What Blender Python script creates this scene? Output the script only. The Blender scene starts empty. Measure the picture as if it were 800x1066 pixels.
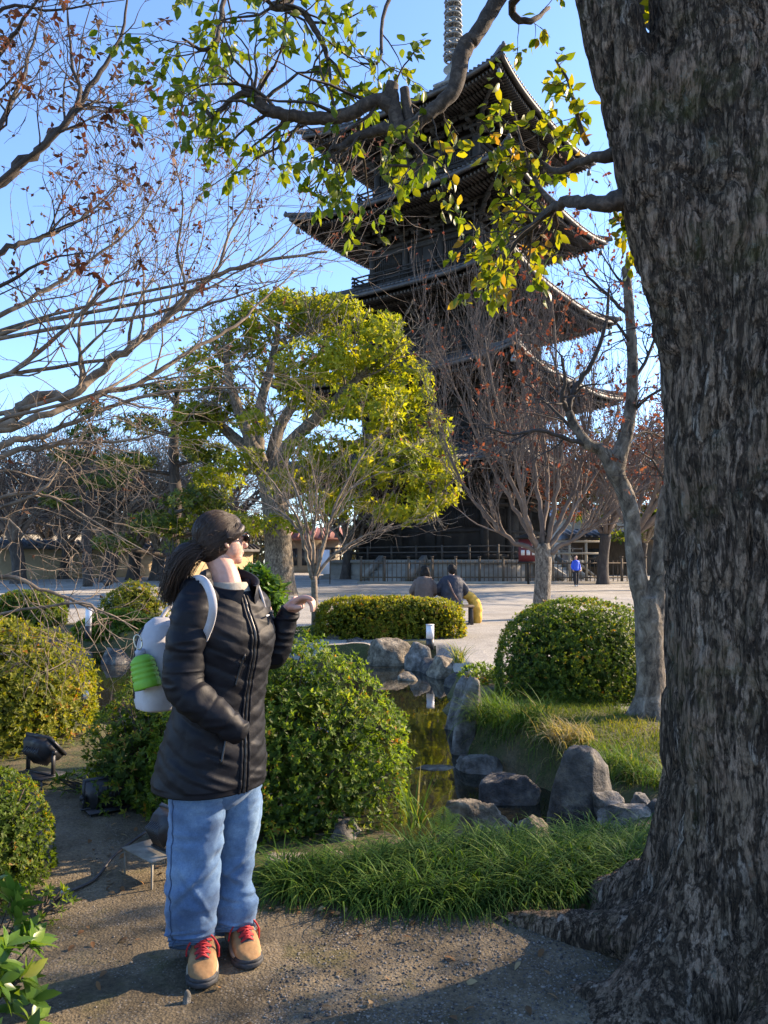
import bpy, bmesh, math
import numpy as np
from mathutils import Vector

R = math.radians
scn = bpy.context.scene
COL = scn.collection
# ------------------------------------------------------------------ camera, sky, sun, exposure
CAMH, PITCH, F = 1.45, R(3.68), 810.0
cd = bpy.data.cameras.new('camera'); cam = bpy.data.objects.new('camera', cd); COL.objects.link(cam)
cam.location = (0, 0, CAMH); cam.rotation_euler = (R(90) + PITCH, 0, 0)
cd.sensor_fit = 'VERTICAL'; cd.sensor_height = 36; cd.lens = 36 * F / 1066
cd.clip_start = .05; cd.clip_end = 3000
scn.camera = cam
SUN_EL, SUN_AZ = R(27), R(22)          # azimuth measured from +x towards +y
sdir = np.array([math.cos(SUN_EL) * math.cos(SUN_AZ), math.cos(SUN_EL) * math.sin(SUN_AZ), math.sin(SUN_EL)])
w = bpy.data.worlds.new('World'); scn.world = w; w.use_nodes = True
nt = w.node_tree; bg = nt.nodes['Background']; sky = nt.nodes.new('ShaderNodeTexSky')
sky.sky_type = 'NISHITA'; sky.sun_disc = False; sky.sun_elevation = SUN_EL; sky.sun_rotation = math.pi / 2 - SUN_AZ
sky.altitude = 0; sky.air_density = 1.0; sky.dust_density = 0.5; sky.ozone_density = 8.0
nt.links.new(sky.outputs[0], bg.inputs[0]); bg.inputs[1].default_value = 0.15
sl = bpy.data.lights.new('sun', 'SUN'); sl.energy = 3.8; sl.angle = R(.5); sl.color = (1, .86, .66)
so = bpy.data.objects.new('sun', sl); COL.objects.link(so)
so.rotation_euler = Vector(sdir).to_track_quat('Z', 'Y').to_euler()
scn.view_settings.view_transform = 'Standard'; scn.view_settings.look = 'None'
scn.view_settings.exposure = 1.7; scn.view_settings.gamma = 1; scn.view_settings.use_curve_mapping = False
scn.view_settings.use_white_balance = True; scn.view_settings.white_balance_temperature = 7500; scn.view_settings.white_balance_tint = 16
scn.render.engine = 'CYCLES'
scn.cycles.use_denoising = True
scn.cycles.max_bounces = 8; scn.cycles.transparent_max_bounces = 8

# ------------------------------------------------------------------ picture ray helpers (only to measure where things stand)
_fw = np.array([0, math.cos(PITCH), math.sin(PITCH)]); _up = np.array([0, -math.sin(PITCH), math.cos(PITCH)])
def ray(px, py): return np.array([1., 0, 0]) * (px - 400) / F + _fw + _up * (533 - py) / F
def P(px, py, Y):
    r = ray(px, py); return r * Y / r[1] + np.array([0, 0, CAMH])
def G(px, py, z=0.):
    r = ray(px, py); return r * (z - CAMH) / r[2] + np.array([0, 0, CAMH])
def nrm(v):
    v = np.asarray(v, float); return v / np.maximum(np.linalg.norm(v, axis=-1, keepdims=True), 1e-9)

# ------------------------------------------------------------------ noise
def _h(i, j, k, s):
    n = (i * 374761393 + j * 668265263 + k * 2147483647 + s * 1274126177) & 0xffffffff
    n = ((n ^ (n >> 13)) * 1274126177) & 0xffffffff
    return ((n ^ (n >> 16)) & 0xffff) / 65535.0
def vn(Pt, s=0):
    Pt = np.asarray(Pt, float); f = np.floor(Pt).astype(np.int64); t = Pt - f; t = t * t * (3 - 2 * t)
    o = 0
    for a in (0, 1):
        for b in (0, 1):
            for c in (0, 1):
                wt = (t[..., 0] if a else 1 - t[..., 0]) * (t[..., 1] if b else 1 - t[..., 1]) * (t[..., 2] if c else 1 - t[..., 2])
                o = o + wt * _h(f[..., 0] + a, f[..., 1] + b, f[..., 2] + c, s)
    return o * 2 - 1
def fbm(Pt, o=4, s=0):
    Pt = np.asarray(Pt, float); r = 0; a = .5
    for k in range(o): r = r + a * vn(Pt * 2 ** k, s + k); a *= .5
    return r
def crom(pts, n=6):
    """Catmull-Rom through rows of pts (any number of columns)."""
    p = np.asarray(pts, float)
    if len(p) < 3:
        t = np.linspace(0, 1, n + 1)[:, None]; return p[0] * (1 - t) + p[-1] * t
    q = np.vstack([2 * p[0] - p[1], p, 2 * p[-1] - p[-2]]); o = []
    for i in range(1, len(q) - 2):
        t = np.linspace(0, 1, n, endpoint=False)[:, None]
        a, b, c, d = q[i - 1], q[i], q[i + 1], q[i + 2]
        o.append(.5 * (2 * b + (c - a) * t + (2 * a - 5 * b + 4 * c - d) * t ** 2 + (3 * b - a - 3 * c + d) * t ** 3))
    o.append(p[-1:]); return np.vstack(o)

# ------------------------------------------------------------------ mesh building
ORG = {}
def origin_of(o):
    while o is not None:
        if o.name in ORG: return ORG[o.name]
        o = o.parent
    return np.zeros(3)
def link_mesh(name, me, mat=None, parent=None):
    o = bpy.data.objects.new(name, me); COL.objects.link(o)
    if mat is not None: me.materials.clear(); me.materials.append(mat)
    if parent is not None: o.parent = parent
    return o
def make_mesh(name, V, Q=None, T=None, rnd=None, smooth=True):
    me = bpy.data.meshes.new(name); V = np.asarray(V, np.float32)
    Q = np.zeros((0, 4), np.int32) if Q is None else np.asarray(Q, np.int32).reshape(-1, 4)
    T = np.zeros((0, 3), np.int32) if T is None else np.asarray(T, np.int32).reshape(-1, 3)
    lp = np.concatenate([Q.ravel(), T.ravel()])
    st = np.concatenate([np.arange(len(Q)) * 4, len(Q) * 4 + np.arange(len(T)) * 3]).astype(np.int32)
    me.vertices.add(len(V)); me.vertices.foreach_set('co', V.ravel())
    me.loops.add(len(lp)); me.loops.foreach_set('vertex_index', lp)
    me.polygons.add(len(st)); me.polygons.foreach_set('loop_start', st)
    if smooth: me.polygons.foreach_set('use_smooth', np.ones(len(st), bool))
    me.update(calc_edges=True); me.validate()
    if rnd is not None:
        at = me.attributes.new('rnd', 'FLOAT', 'POINT'); at.data.foreach_set('value', np.asarray(rnd, np.float32))
    return me
class MB:
    def __init__(s): s.V, s.Q, s.T, s.A, s.n = [], [], [], [], 0
    def add(s, V, Q=None, T=None, rnd=0.):
        V = np.asarray(V, float).reshape(-1, 3)
        if Q is not None and len(Q): s.Q.append(np.asarray(Q).reshape(-1, 4) + s.n)
        if T is not None and len(T): s.T.append(np.asarray(T).reshape(-1, 3) + s.n)
        s.V.append(V); s.A.append(np.broadcast_to(np.asarray(rnd, float), (len(V),)).copy()); s.n += len(V); return s
    def box(s, c, size, rz=0., ax=None, rnd=0., taper=1.):
        """box of full size about c; ax = 3x3 rows (local axes) or rz."""
        if ax is None: ax = np.array([[math.cos(rz), math.sin(rz), 0], [-math.sin(rz), math.cos(rz), 0], [0, 0, 1]])
        g = np.array([[x, y, z] for z in (-.5, .5) for y in (-.5, .5) for x in (-.5, .5)], float)
        g[4:, :2] *= taper
        V = np.asarray(c, float) + (g * np.asarray(size, float)) @ np.asarray(ax, float)
        return s.add(V, [[0, 2, 3, 1], [4, 5, 7, 6], [0, 1, 5, 4], [2, 6, 7, 3], [0, 4, 6, 2], [1, 3, 7, 5]], rnd=rnd)
    def beam(s, a, b, wd, ht, up=(0, 0, 1), rnd=0.):
        a = np.asarray(a, float); b = np.asarray(b, float); t = nrm(b - a); sd = nrm(np.cross(up, t) + 1e-9); u = np.cross(t, sd)
        return s.box((a + b) / 2, (np.linalg.norm(b - a), wd, ht), ax=np.array([t, sd, u]), rnd=rnd)
    def tubes(s, Pm, Rm, n=6, rnd=0., caps=True):
        """batch of m tubes of k points."""
        Pm = np.asarray(Pm, float); Rm = np.asarray(Rm, float)
        if Pm.ndim == 2: Pm = Pm[None]; Rm = Rm[None]
        m, k = Pm.shape[:2]
        T = np.empty_like(Pm); T[:, 1:-1] = Pm[:, 2:] - Pm[:, :-2]; T[:, 0] = Pm[:, 1] - Pm[:, 0]; T[:, -1] = Pm[:, -1] - Pm[:, -2]
        T = nrm(T); ov = nrm(Pm[:, -1] - Pm[:, 0] + 1e-6)
        ref = np.where((np.abs(ov[:, 2:3]) < .75), np.array([[0, 0, 1.]]), np.array([[.6, .8, 0]]))
        N = np.empty_like(Pm); r0 = ref
        for i in range(k):
            r0 = nrm(r0 - (r0 * T[:, i]).sum(-1, keepdims=True) * T[:, i]); N[:, i] = r0
        B = np.cross(T, N); a = np.arange(n) * 2 * math.pi / n
        V = Pm[:, :, None] + Rm[:, :, None, None] * (np.cos(a)[:, None] * N[:, :, None] + np.sin(a)[:, None] * B[:, :, None])
        i = np.arange(k - 1)[:, None] * n; j = np.arange(n)[None]; j2 = (j + 1) % n
        q = np.stack([i + j, i + j2, i + n + j2, i + n + j], -1).reshape(-1, 4)
        Q = (q[None] + (np.arange(m) * (k * n))[:, None, None]).reshape(-1, 4)
        rr = np.repeat(np.broadcast_to(np.asarray(rnd, float), (m,)), k * n)
        s.add(V.reshape(-1, 3), Q, rnd=rr)
        if caps and n <= 4: return s
        if caps:
            b0 = s.n - m * k * n
            E = np.concatenate([Pm[:, 0], Pm[:, -1]]); e0 = s.n
            j = np.arange(n); j2 = (j + 1) % n; mm = np.arange(m)[:, None]
            t0 = np.stack([b0 + mm * k * n + j2, b0 + mm * k * n + j, np.broadcast_to(e0 + mm, (m, n))], -1).reshape(-1, 3)
            c = b0 + mm * k * n + (k - 1) * n
            t1 = np.stack([c + j, c + j2, np.broadcast_to(e0 + m + mm, (m, n))], -1).reshape(-1, 3)
            s.V.append(E); s.A.append(np.concatenate([np.broadcast_to(np.asarray(rnd, float), (m,))] * 2)); s.n += 2 * m; s.T += [t0, t1]
        return s
    def path(s, pts, rad, n=8, sub=6, rnd=0.):
        """one smooth tube; pts with radii."""
        pr = np.column_stack([np.asarray(pts, float), np.broadcast_to(np.asarray(rad, float), (len(pts),))])
        c = crom(pr, sub); return s.tubes(c[:, :3], np.maximum(c[:, 3], 1e-4), n, rnd)
    def loft(s, rings, close=True, caps=True, rnd=0.):
        """rings (k,n,3)"""
        rg = np.asarray(rings, float); k, n = rg.shape[:2]
        i = np.arange(k - 1)[:, None] * n; j = np.arange(n if close else n - 1)[None]; j2 = (j + 1) % n
        Q = np.stack([i + j, i + j2, i + n + j2, i + n + j], -1).reshape(-1, 4)
        V = rg.reshape(-1, 3); T = None
        if caps:
            V = np.vstack([V, rg[0].mean(0), rg[-1].mean(0)]); j = np.arange(n); j2 = (j + 1) % n
            T = np.vstack([np.stack([j2, j, np.full(n, k * n)], -1), np.stack([(k - 1) * n + j, (k - 1) * n + j2, np.full(n, k * n + 1)], -1)])
        return s.add(V, Q, T, rnd)
    def ball(s, c, r, seg=16, ax=None, rnd=0.):
        r = np.broadcast_to(np.asarray(r, float), (3,)); th = np.linspace(.02, math.pi - .02, seg // 2 + 1); ph = np.arange(seg) * 2 * math.pi / seg
        g = np.stack([np.sin(th)[:, None] * np.cos(ph), np.sin(th)[:, None] * np.sin(ph), np.broadcast_to(np.cos(th)[:, None], (len(th), seg))], -1) * r
        if ax is not None: g = g @ np.asarray(ax, float)
        return s.loft((g + np.asarray(c, float))[::-1], rnd=rnd)
    def arrays(s):
        V = np.vstack(s.V) if s.V else np.zeros((0, 3))
        return V, (np.vstack(s.Q) if s.Q else None), (np.vstack(s.T) if s.T else None), np.concatenate(s.A) if s.A else None
    def build(s, name, mat, parent=None, smooth=False):
        V, Q, T, A = s.arrays()
        if parent is not None: V = V - origin_of(parent)
        return link_mesh(name, make_mesh(name, V, Q, T, A, smooth), mat, parent)
    def remesh(s, name, mat, parent=None, voxel=.006, smooth=4, disp=None):
        """join everything into one continuous skin by voxel remeshing; disp(V,N)->V displaces it."""
        V, Q, T, A = s.arrays(); o = link_mesh(name, make_mesh(name, V, Q, T), None)
        md = o.modifiers.new('r', 'REMESH'); md.mode = 'VOXEL'; md.voxel_size = voxel
        if smooth:
            m2 = o.modifiers.new('s', 'SMOOTH'); m2.iterations = smooth; m2.factor = .5
        dg = bpy.context.evaluated_depsgraph_get(); me = bpy.data.meshes.new_from_object(o.evaluated_get(dg))
        o.modifiers.clear(); old = o.data; o.data = me; bpy.data.meshes.remove(old); me.name = name
        n = len(me.vertices); co = np.empty(n * 3, np.float32); me.vertices.foreach_get('co', co); co = co.reshape(-1, 3)
        if disp is not None:
            no = np.empty(n * 3, np.float32); me.vertices.foreach_get('normal', no); co = disp(co.astype(float), no.reshape(-1, 3).astype(float))
        if parent is not None: co = co - origin_of(parent); o.parent = parent
        me.vertices.foreach_set('co', np.asarray(co, np.float32).ravel())
        me.polygons.foreach_set('use_smooth', np.ones(len(me.polygons), bool)); me.update()
        me.materials.clear(); me.materials.append(mat); return o

def tag(o, label=None, cat=None, group=None, kind=None):
    if label: o['label'] = label
    if cat: o['category'] = cat
    if group: o['group'] = group
    if kind: o['kind'] = kind
    return o
def thing(name, label, cat, loc=(0, 0, 0), group=None):
    o = bpy.data.objects.new(name, None); COL.objects.link(o); o.location = loc; o.empty_display_size = .1
    ORG[o.name] = np.array(loc, float); return tag(o, label, cat, group)
def copy_tree(o, parent=None):
    c = o.copy(); COL.objects.link(c)
    if parent is not None: c.parent = parent
    for ch in list(o.children): copy_tree(ch, c)
    return c

# ------------------------------------------------------------------ materials
def mat_new(name):
    m = bpy.data.materials.new(name); m.use_nodes = True; return m, m.node_tree, m.node_tree.nodes['Principled BSDF']
def nd(nt, t, **kw):
    n = nt.nodes.new(t)
    for k, v in kw.items():
        if k.startswith('i_'): n.inputs[k[2:].replace('_', ' ')].default_value = v
        else: setattr(n, k, v)
    return n
def ramp(nt, src, stops):
    r = nt.nodes.new('ShaderNodeValToRGB'); e = r.color_ramp.elements
    while len(e) < len(stops): e.new(.5)
    for el, (p, c) in zip(e, stops): el.position = p; el.color = tuple(c) + (1,) if len(c) == 3 else c
    nt.links.new(src, r.inputs[0]); return r.outputs[0]
def coords(nt, scale=(1, 1, 1), obj=True):
    tc = nt.nodes.new('ShaderNodeTexCoord'); mp = nt.nodes.new('ShaderNodeMapping'); mp.inputs['Scale'].default_value = scale
    nt.links.new(tc.outputs['Object' if obj else 'Generated'], mp.inputs[0]); return mp.outputs[0]
def noise(nt, vec, scale, detail=6, rough=.6, dist=0.):
    n = nd(nt, 'ShaderNodeTexNoise', i_Scale=scale, i_Detail=detail, i_Roughness=rough, i_Distortion=dist); nt.links.new(vec, n.inputs['Vector']); return n.outputs['Fac']
def bump(nt, b, h, strength=.5, dist=.01, prev=None):
    n = nd(nt, 'ShaderNodeBump', i_Strength=strength, i_Distance=dist); nt.links.new(h, n.inputs['Height'])
    if prev is not None: nt.links.new(prev, n.inputs['Normal'])
    if b is not None: nt.links.new(n.outputs[0], b.inputs['Normal'])
    return n.outputs[0]
def mixc(nt, fac, a, b, mode='MIX'):
    n = nd(nt, 'ShaderNodeMix', data_type='RGBA', blend_type=mode)
    for sock, v in ((n.inputs[0], fac), (n.inputs[6], a), (n.inputs[7], b)):
        if isinstance(v, (int, float)): sock.default_value = v
        elif isinstance(v, tuple): sock.default_value = v + (1,) if len(v) == 3 else v
        else: nt.links.new(v, sock)
    return n.outputs[2]
def mathn(nt, op, a, b=None, clamp=False):
    n = nd(nt, 'ShaderNodeMath', operation=op, use_clamp=clamp)
    for sock, v in zip(n.inputs, (a, b)):
        if v is None: continue
        if isinstance(v, (int, float)): sock.default_value = v
        else: nt.links.new(v, sock)
    return n.outputs[0]
def simple(name, stops, scale=8, rough=.8, bscale=None, bstr=.4, bdist=.004, stretch=(1, 1, 1), metal=0., detail=6, spec=.5, sheen=0.):
    """noise-mottled material"""
    m, t, b = mat_new(name); v = coords(t, stretch)
    n = noise(t, v, scale, detail, .65)
    t.links.new(ramp(t, n, stops), b.inputs['Base Color']); b.inputs['Roughness'].default_value = rough; b.inputs['Metallic'].default_value = metal
    b.inputs['Specular IOR Level'].default_value = spec
    if sheen: b.inputs['Sheen Weight'].default_value = sheen
    if bscale: bump(t, b, noise(t, v, bscale, 8, .65), bstr, bdist)
    return m
def leafmat(name, stops, trans=.35, rough=.5, tcol=None, spec=.22):
    m, t, b = mat_new(name); at = nd(t, 'ShaderNodeAttribute', attribute_name='rnd')
    c = ramp(t, at.outputs['Fac'], stops); tc = c
    nz = noise(t, coords(t), 22., 3); c = mixc(t, mathn(t, 'MULTIPLY', nz, .55), c, (.02, .03, .008))
    t.links.new(c, b.inputs['Base Color']); b.inputs['Roughness'].default_value = rough; b.inputs['Specular IOR Level'].default_value = spec
    tr = nd(t, 'ShaderNodeBsdfTranslucent'); t.links.new(mixc(t, 1., tc, tcol or (1.7, 1.6, .6), 'MULTIPLY'), tr.inputs[0])
    mx = nd(t, 'ShaderNodeMixShader', i_Fac=trans); t.links.new(b.outputs[0], mx.inputs[1]); t.links.new(tr.outputs[0], mx.inputs[2])
    t.links.new(mx.outputs[0], t.nodes['Material Output'].inputs[0]); return m

# ------------------------------------------------------------------ foliage helpers
def leaves(mb, C, D, N, L, W, rnd, fine=False, droop=.15):
    """leaf blades: base C, direction D, face normal N."""
    n = len(C); D = nrm(D); S = nrm(np.cross(D, N)); N = np.cross(S, D)
    L = np.broadcast_to(np.asarray(L, float), (n,)); W = np.broadcast_to(np.asarray(W, float), (n,))
    if fine: st = [(0, .02), (.2, .62), (.45, 1.), (.72, .74), (1, .02)]
    else: st = [(0, .06), (.45, 1.), (1, .04)]
    rows = []
    for t, wd in st:
        c = C + D * (L * t)[:, None] - N * (L * droop * t * t)[:, None]
        e = S * (W * .5 * wd)[:, None]; u = N * (W * .12 * wd)[:, None]
        rows.append(np.stack([c - e + u, c, c + e + u], 1))
    V = np.stack(rows, 1); k = len(st); q = []
    for i in range(k - 1):
        for j in range(2): a = i * 3 + j; q.append([a, a + 1, a + 4, a + 3])
    Q = (np.array(q)[None] + (np.arange(n) * k * 3)[:, None, None]).reshape(-1, 4)
    mb.add(V.reshape(-1, 3), Q, rnd=np.repeat(np.broadcast_to(np.asarray(rnd, float), (n,)), k * 3)); return mb
def rosettes(mb, rng, C, D, k, L, W, spread=(.5, 1.3), rj=.15, rbase=None, fine=False):
    """k leaves round each shoot end C pointing D."""
    n = len(C); D = nrm(D); a = nrm(np.cross(D, rng.normal(size=(n, 3)))); b = np.cross(D, a)
    rb = rng.random(n) if rbase is None else rbase
    C2, D2, N2, L2, W2, R2 = [], [], [], [], [], []
    for i in range(k):
        ph = (i * 2.4 + rng.normal(size=n) * .35)[:, None]; el = rng.uniform(*spread, size=n)[:, None]
        sd = np.cos(ph) * a + np.sin(ph) * b; d = np.cos(el) * D + np.sin(el) * sd
        nn = np.cos(el) * -sd + np.sin(el) * D
        C2.append(C - D * (L * .25 * rng.random(n))[:, None]); D2.append(d); N2.append(nn); s = rng.uniform(.65, 1.15, n); L2.append(L * s); W2.append(W * s)
        R2.append(np.clip(rb + rng.normal(size=n) * rj, 0, 1))
    return leaves(mb, np.vstack(C2), np.vstack(D2), np.vstack(N2), np.concatenate(L2), np.concatenate(W2), np.concatenate(R2), fine)

class Twigs:
    """recursive branching; collects tubes by size and the tips for leaves."""
    def __init__(s, seed): s.r = np.random.default_rng(seed); s.b = {}; s.tips = []; s.tn = 0
    def put(s, pts, rad, n):
        s.b.setdefault((len(pts), n), []).append((pts, rad)); s.tn += 1
    def limb(s, pts, rads, n=10, sub=5, wob=0.):
        pr = np.column_stack([np.asarray(pts, float), np.asarray(rads, float)]); c = crom(pr, sub)
        if wob: c[1:-1, :3] += s.r.normal(size=(len(c) - 2, 3)) * wob * c[1:-1, 3:4]
        s.put(c[:, :3], np.maximum(c[:, 3], .001), n); return c
    def grow(s, p, d, L, r, lvl, cfg):
        k = cfg.get('k', 5); g = s.r; pts = [np.array(p, float)]; d = nrm(d); up = np.array(cfg.get('up', (0, 0, .12)))
        for i in range(k):
            d = nrm(d + g.normal(size=3) * cfg.get('jit', .16) + up); pts.append(pts[-1] + d * L / k)
        pts = np.array(pts); rr = np.linspace(r, r * cfg.get('tap', .45), k + 1); s.put(pts, rr, 3 if r < .012 else (5 if r < .04 else 7))
        if lvl <= 0:
            s.tips.append((pts[-1], d)); s.tips.append((pts[-2], d)); return
        nc = cfg['n'][min(lvl - 1, len(cfg['n']) - 1)]
        for j in range(nc):
            t = g.uniform(cfg.get('t0', .25), 1.) if j else 1.
            i = min(int(t * k), k - 1); q = pts[i] + (pts[i + 1] - pts[i]) * (t * k - i)
            dd = nrm(pts[i + 1] - pts[i]); sd = nrm(np.cross(dd, g.normal(size=3))); an = g.normal(cfg.get('ang', .7), .18) * (1 if j else .4)
            s.grow(q, dd * math.cos(an) + sd * math.sin(an), L * g.uniform(*cfg.get('lr', (.5, .8))), max(rr[i] * cfg.get('rr', .6), cfg.get('rmin', .002)), lvl - 1, cfg)
    def along(s, curve, n, L, lvl, cfg, t0=.15, t1=1., bias=None, rr=.5):
        """side shoots along a limb curve (k,4)."""
        k = len(curve) - 1
        for j in range(n):
            t = s.r.uniform(t0, t1) * k; i = min(int(t), k - 1); q = curve[i] + (curve[i + 1] - curve[i]) * (t - i)
            dd = nrm(curve[i + 1, :3] - curve[i, :3]); sd = nrm(np.cross(dd, s.r.normal(size=3))); an = s.r.normal(cfg.get('ang', .7), .2)
            d = dd * math.cos(an) + sd * math.sin(an)
            if bias is not None: d = nrm(d + np.array(bias) * s.r.random())
            s.grow(q[:3], d, L * s.r.uniform(.6, 1.2), max(min(q[3] * rr, L * .03), cfg.get('rmin', .002)), lvl, cfg)
    def mesh(s):
        mb = MB()
        for (k, n), l in s.b.items(): mb.tubes(np.array([a for a, _ in l]), np.array([b for _, b in l]), n, caps=n > 4)
        return mb
    def tipsarr(s):
        return np.array([t[0] for t in s.tips]).reshape(-1, 3), np.array([t[1] for t in s.tips]).reshape(-1, 3)
# ================================================================== TERRAIN
WZ = -0.33
POND = np.array([(1.4, 4.75), (1.5, 5.5), (1.4, 6.3), (1.1, 6.9), (.8, 7.4), (.82, 8.6), (.95, 10.2), (1.15, 12.), (1.0, 13.3), (.2, 13.9), (-.9, 14.),
                 (-2., 14.9), (-4., 16.), (-7., 16.6), (-10., 15.5), (-11., 12.), (-9., 9.6), (-5.4, 9.), (-3.4, 8.2), (-2.3, 7.), (-1.7, 5.9), (-1.1, 5.15), (-.25, 4.6), (.35, 4.25), (.9, 4.35)])
def poly_sd(xy, poly):
    """signed distance, negative inside."""
    a = poly; b = np.roll(poly, -1, 0); d = np.full(len(xy), 1e9); ins = np.zeros(len(xy), bool)
    for p, q in zip(a, b):
        e = q - p; v = xy - p; t = np.clip((v @ e) / (e @ e), 0, 1); d = np.minimum(d, np.linalg.norm(v - t[:, None] * e, axis=1))
        c = (p[1] > xy[:, 1]) != (q[1] > xy[:, 1]); xi = (q[0] - p[0]) * (xy[:, 1] - p[1]) / (q[1] - p[1] + 1e-12) + p[0]; ins ^= c & (xy[:, 0] < xi)
    return np.where(ins, -d, d)
def ss(e0, e1, x): t = np.clip((x - e0) / (e1 - e0), 0, 1); return t * t * (3 - 2 * t)
def hgt(x, y):
    xy = np.column_stack([np.ravel(x), np.ravel(y)]).astype(float); n = len(xy)
    z = np.zeros(n); near = (xy[:, 0] > -14) & (xy[:, 0] < 4) & (xy[:, 1] > 3) & (xy[:, 1] < 20)
    sd = np.full(n, 5.)
    if near.any(): sd[near] = poly_sd(xy[near], POND)
    p3 = np.column_stack([xy, np.zeros(n)])
    sdn = sd + .12 * vn(p3 * 2.2, 7) + .05 * vn(p3 * 6, 8)
    z -= .85 * ss(.22, -.5, sdn)
    gard = (1 - ss(16, 20, xy[:, 1])) * ss(-1, .1, sd + .6)
    z += .018 * fbm(p3 * 1.3, 3, 3) * gard + .007 * fbm(p3 * 7, 3, 5) * (1 - ss(14, 18, xy[:, 1]))
    z += .010 * np.maximum(0, xy[:, 1] - 20) * (1 - ss(150, 260, xy[:, 1])) + .010 * 130 * ss(150, 260, xy[:, 1]) * 0
    # slight mounds where the planting sits
    z += .05 * np.exp(-(((xy[:, 0] - .6) / .9) ** 2 + ((xy[:, 1] - 3.6) / .3) ** 2)) * (sd > .1) * ss(.05, .3, sd)
    z += .06 * np.exp(-(((xy[:, 0] - 1.6) / 1.) ** 2 + ((xy[:, 1] - 7.2) / 1.) ** 2))
    return z.reshape(np.shape(x))
def hz(x, y): return float(hgt(np.array([x]), np.array([y]))[0])

def axis(d0, d1, step, lo, hi, g=1.13):
    a = list(np.arange(d0, d1 + 1e-6, step)); s = step
    while a[-1] < hi: s *= g; a.append(a[-1] + s)
    s = step
    while a[0] > lo: s *= g; a.insert(0, a[0] - s)
    return np.array(a)
gx = axis(-4.0, 3.6, .05, -900, 900); gy = axis(1.2, 9., .05, -60, 1400, 1.09)
X, Y = np.meshgrid(gx, gy); Z = hgt(X, Y)
GV = np.stack([X, Y, Z], -1).reshape(-1, 3); nx = len(gx)
i, j = np.meshgrid(np.arange(len(gy) - 1), np.arange(nx - 1), indexing='ij'); a = (i * nx + j).ravel()
GQ = np.stack([a, a + 1, a + nx + 1, a + nx], -1); FC = GV[GQ].mean(1)
edge = 14.3 + .25 * np.sin(FC[:, 0] * .9) + np.where(FC[:, 0] < -1.6, 4.2 * ss(-1.6, -3.2, FC[:, 0]), 0) - 4.4 * ss(.75, 1.25, FC[:, 0])
reg = np.where(FC[:, 1] > edge, 1, 0)                                        # plaza
reg = np.where((reg == 0) & (FC[:, 0] > 2.35 + .12 * np.sin(FC[:, 1] * 3)) & (FC[:, 1] > 4.9), 1, reg)
fy = 3.42 + .12 * np.sin(FC[:, 0] * 2.1) + np.where(FC[:, 0] < -.7, 1.5 * ss(-.7, -1.3, FC[:, 0]), 0)
reg = np.where((FC[:, 1] < fy) & (reg == 0), 2, reg)                         # path in front

m, t, b = mat_new('sandy_path'); v = coords(t)
n1 = noise(t, v, 1.7, 8, .62); n2 = noise(t, v, 55, 6, .75); n3 = noise(t, v, 160, 2, .6)
c = ramp(t, n1, [(.36, (.07, .057, .037)), (.5, (.14, .115, .077)), (.64, (.225, .185, .125))])
c = mixc(t, .8, c, ramp(t, n2, [(.34, (.42, .42, .42)), (.5, (.9, .88, .84)), (.66, (1.4, 1.36, 1.28))]), 'MULTIPLY')
vo = nd(t, 'ShaderNodeTexVoronoi', i_Scale=95., feature='F1'); t.links.new(v, vo.inputs['Vector'])
pm = mathn(t, 'LESS_THAN', vo.outputs['Distance'], .34); pm = mathn(t, 'MULTIPLY', mathn(t, 'MULTIPLY', pm, .65), mathn(t, 'GREATER_THAN', noise(t, v, 6, 3), .5))
c = mixc(t, pm, c, ramp(t, nd(t, 'ShaderNodeSeparateColor').outputs[0], [(0, (.08, .08, .08)), (.5, (.17, .155, .13)), (1, (.28, .25, .2))]))
sep = [n for n in t.nodes if n.type == 'SEPARATE_COLOR'][-1]; t.links.new(vo.outputs['Color'], sep.inputs[0])
mm = noise(t, v, 2.3, 6, .7); c = mixc(t, ramp(t, mm, [(.55, (0, 0, 0)), (.68, (.7, .7, .7))]), c, (.06, .062, .016))
t.links.new(c, b.inputs['Base Color']); b.inputs['Roughness'].default_value = .95; b.inputs['Specular IOR Level'].default_value = .2
h1 = bump(t, None, n2, .5, .012); bump(t, b, vo.outputs['Distance'], .55, .006, h1); M_path = m

m, t, b = mat_new('garden_soil'); v = coords(t)
n1 = noise(t, v, 2.2, 8, .65); n2 = noise(t, v, 38, 6, .75)
c = ramp(t, n1, [(.3, (.05, .045, .018)), (.48, (.06, .07, .018)), (.6, (.11, .09, .045)), (.75, (.17, .135, .085))])
c = mixc(t, .75, c, ramp(t, n2, [(.35, (.45, .45, .45)), (.65, (1.4, 1.35, 1.2))]), 'MULTIPLY')
li = nd(t, 'ShaderNodeTexVoronoi', i_Scale=34., feature='F1'); t.links.new(v, li.inputs['Vector']); lm_ = mathn(t, 'MULTIPLY', mathn(t, 'LESS_THAN', li.outputs['Distance'], .3), mathn(t, 'GREATER_THAN', noise(t, v, 3., 3), .5)); c = mixc(t, mathn(t, 'MULTIPLY', lm_, .8), c, (.17, .10, .045))
t.links.new(c, b.inputs['Base Color']); b.inputs['Roughness'].default_value = .95; bump(t, b, n2, .8, .02); M_soil = m

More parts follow.
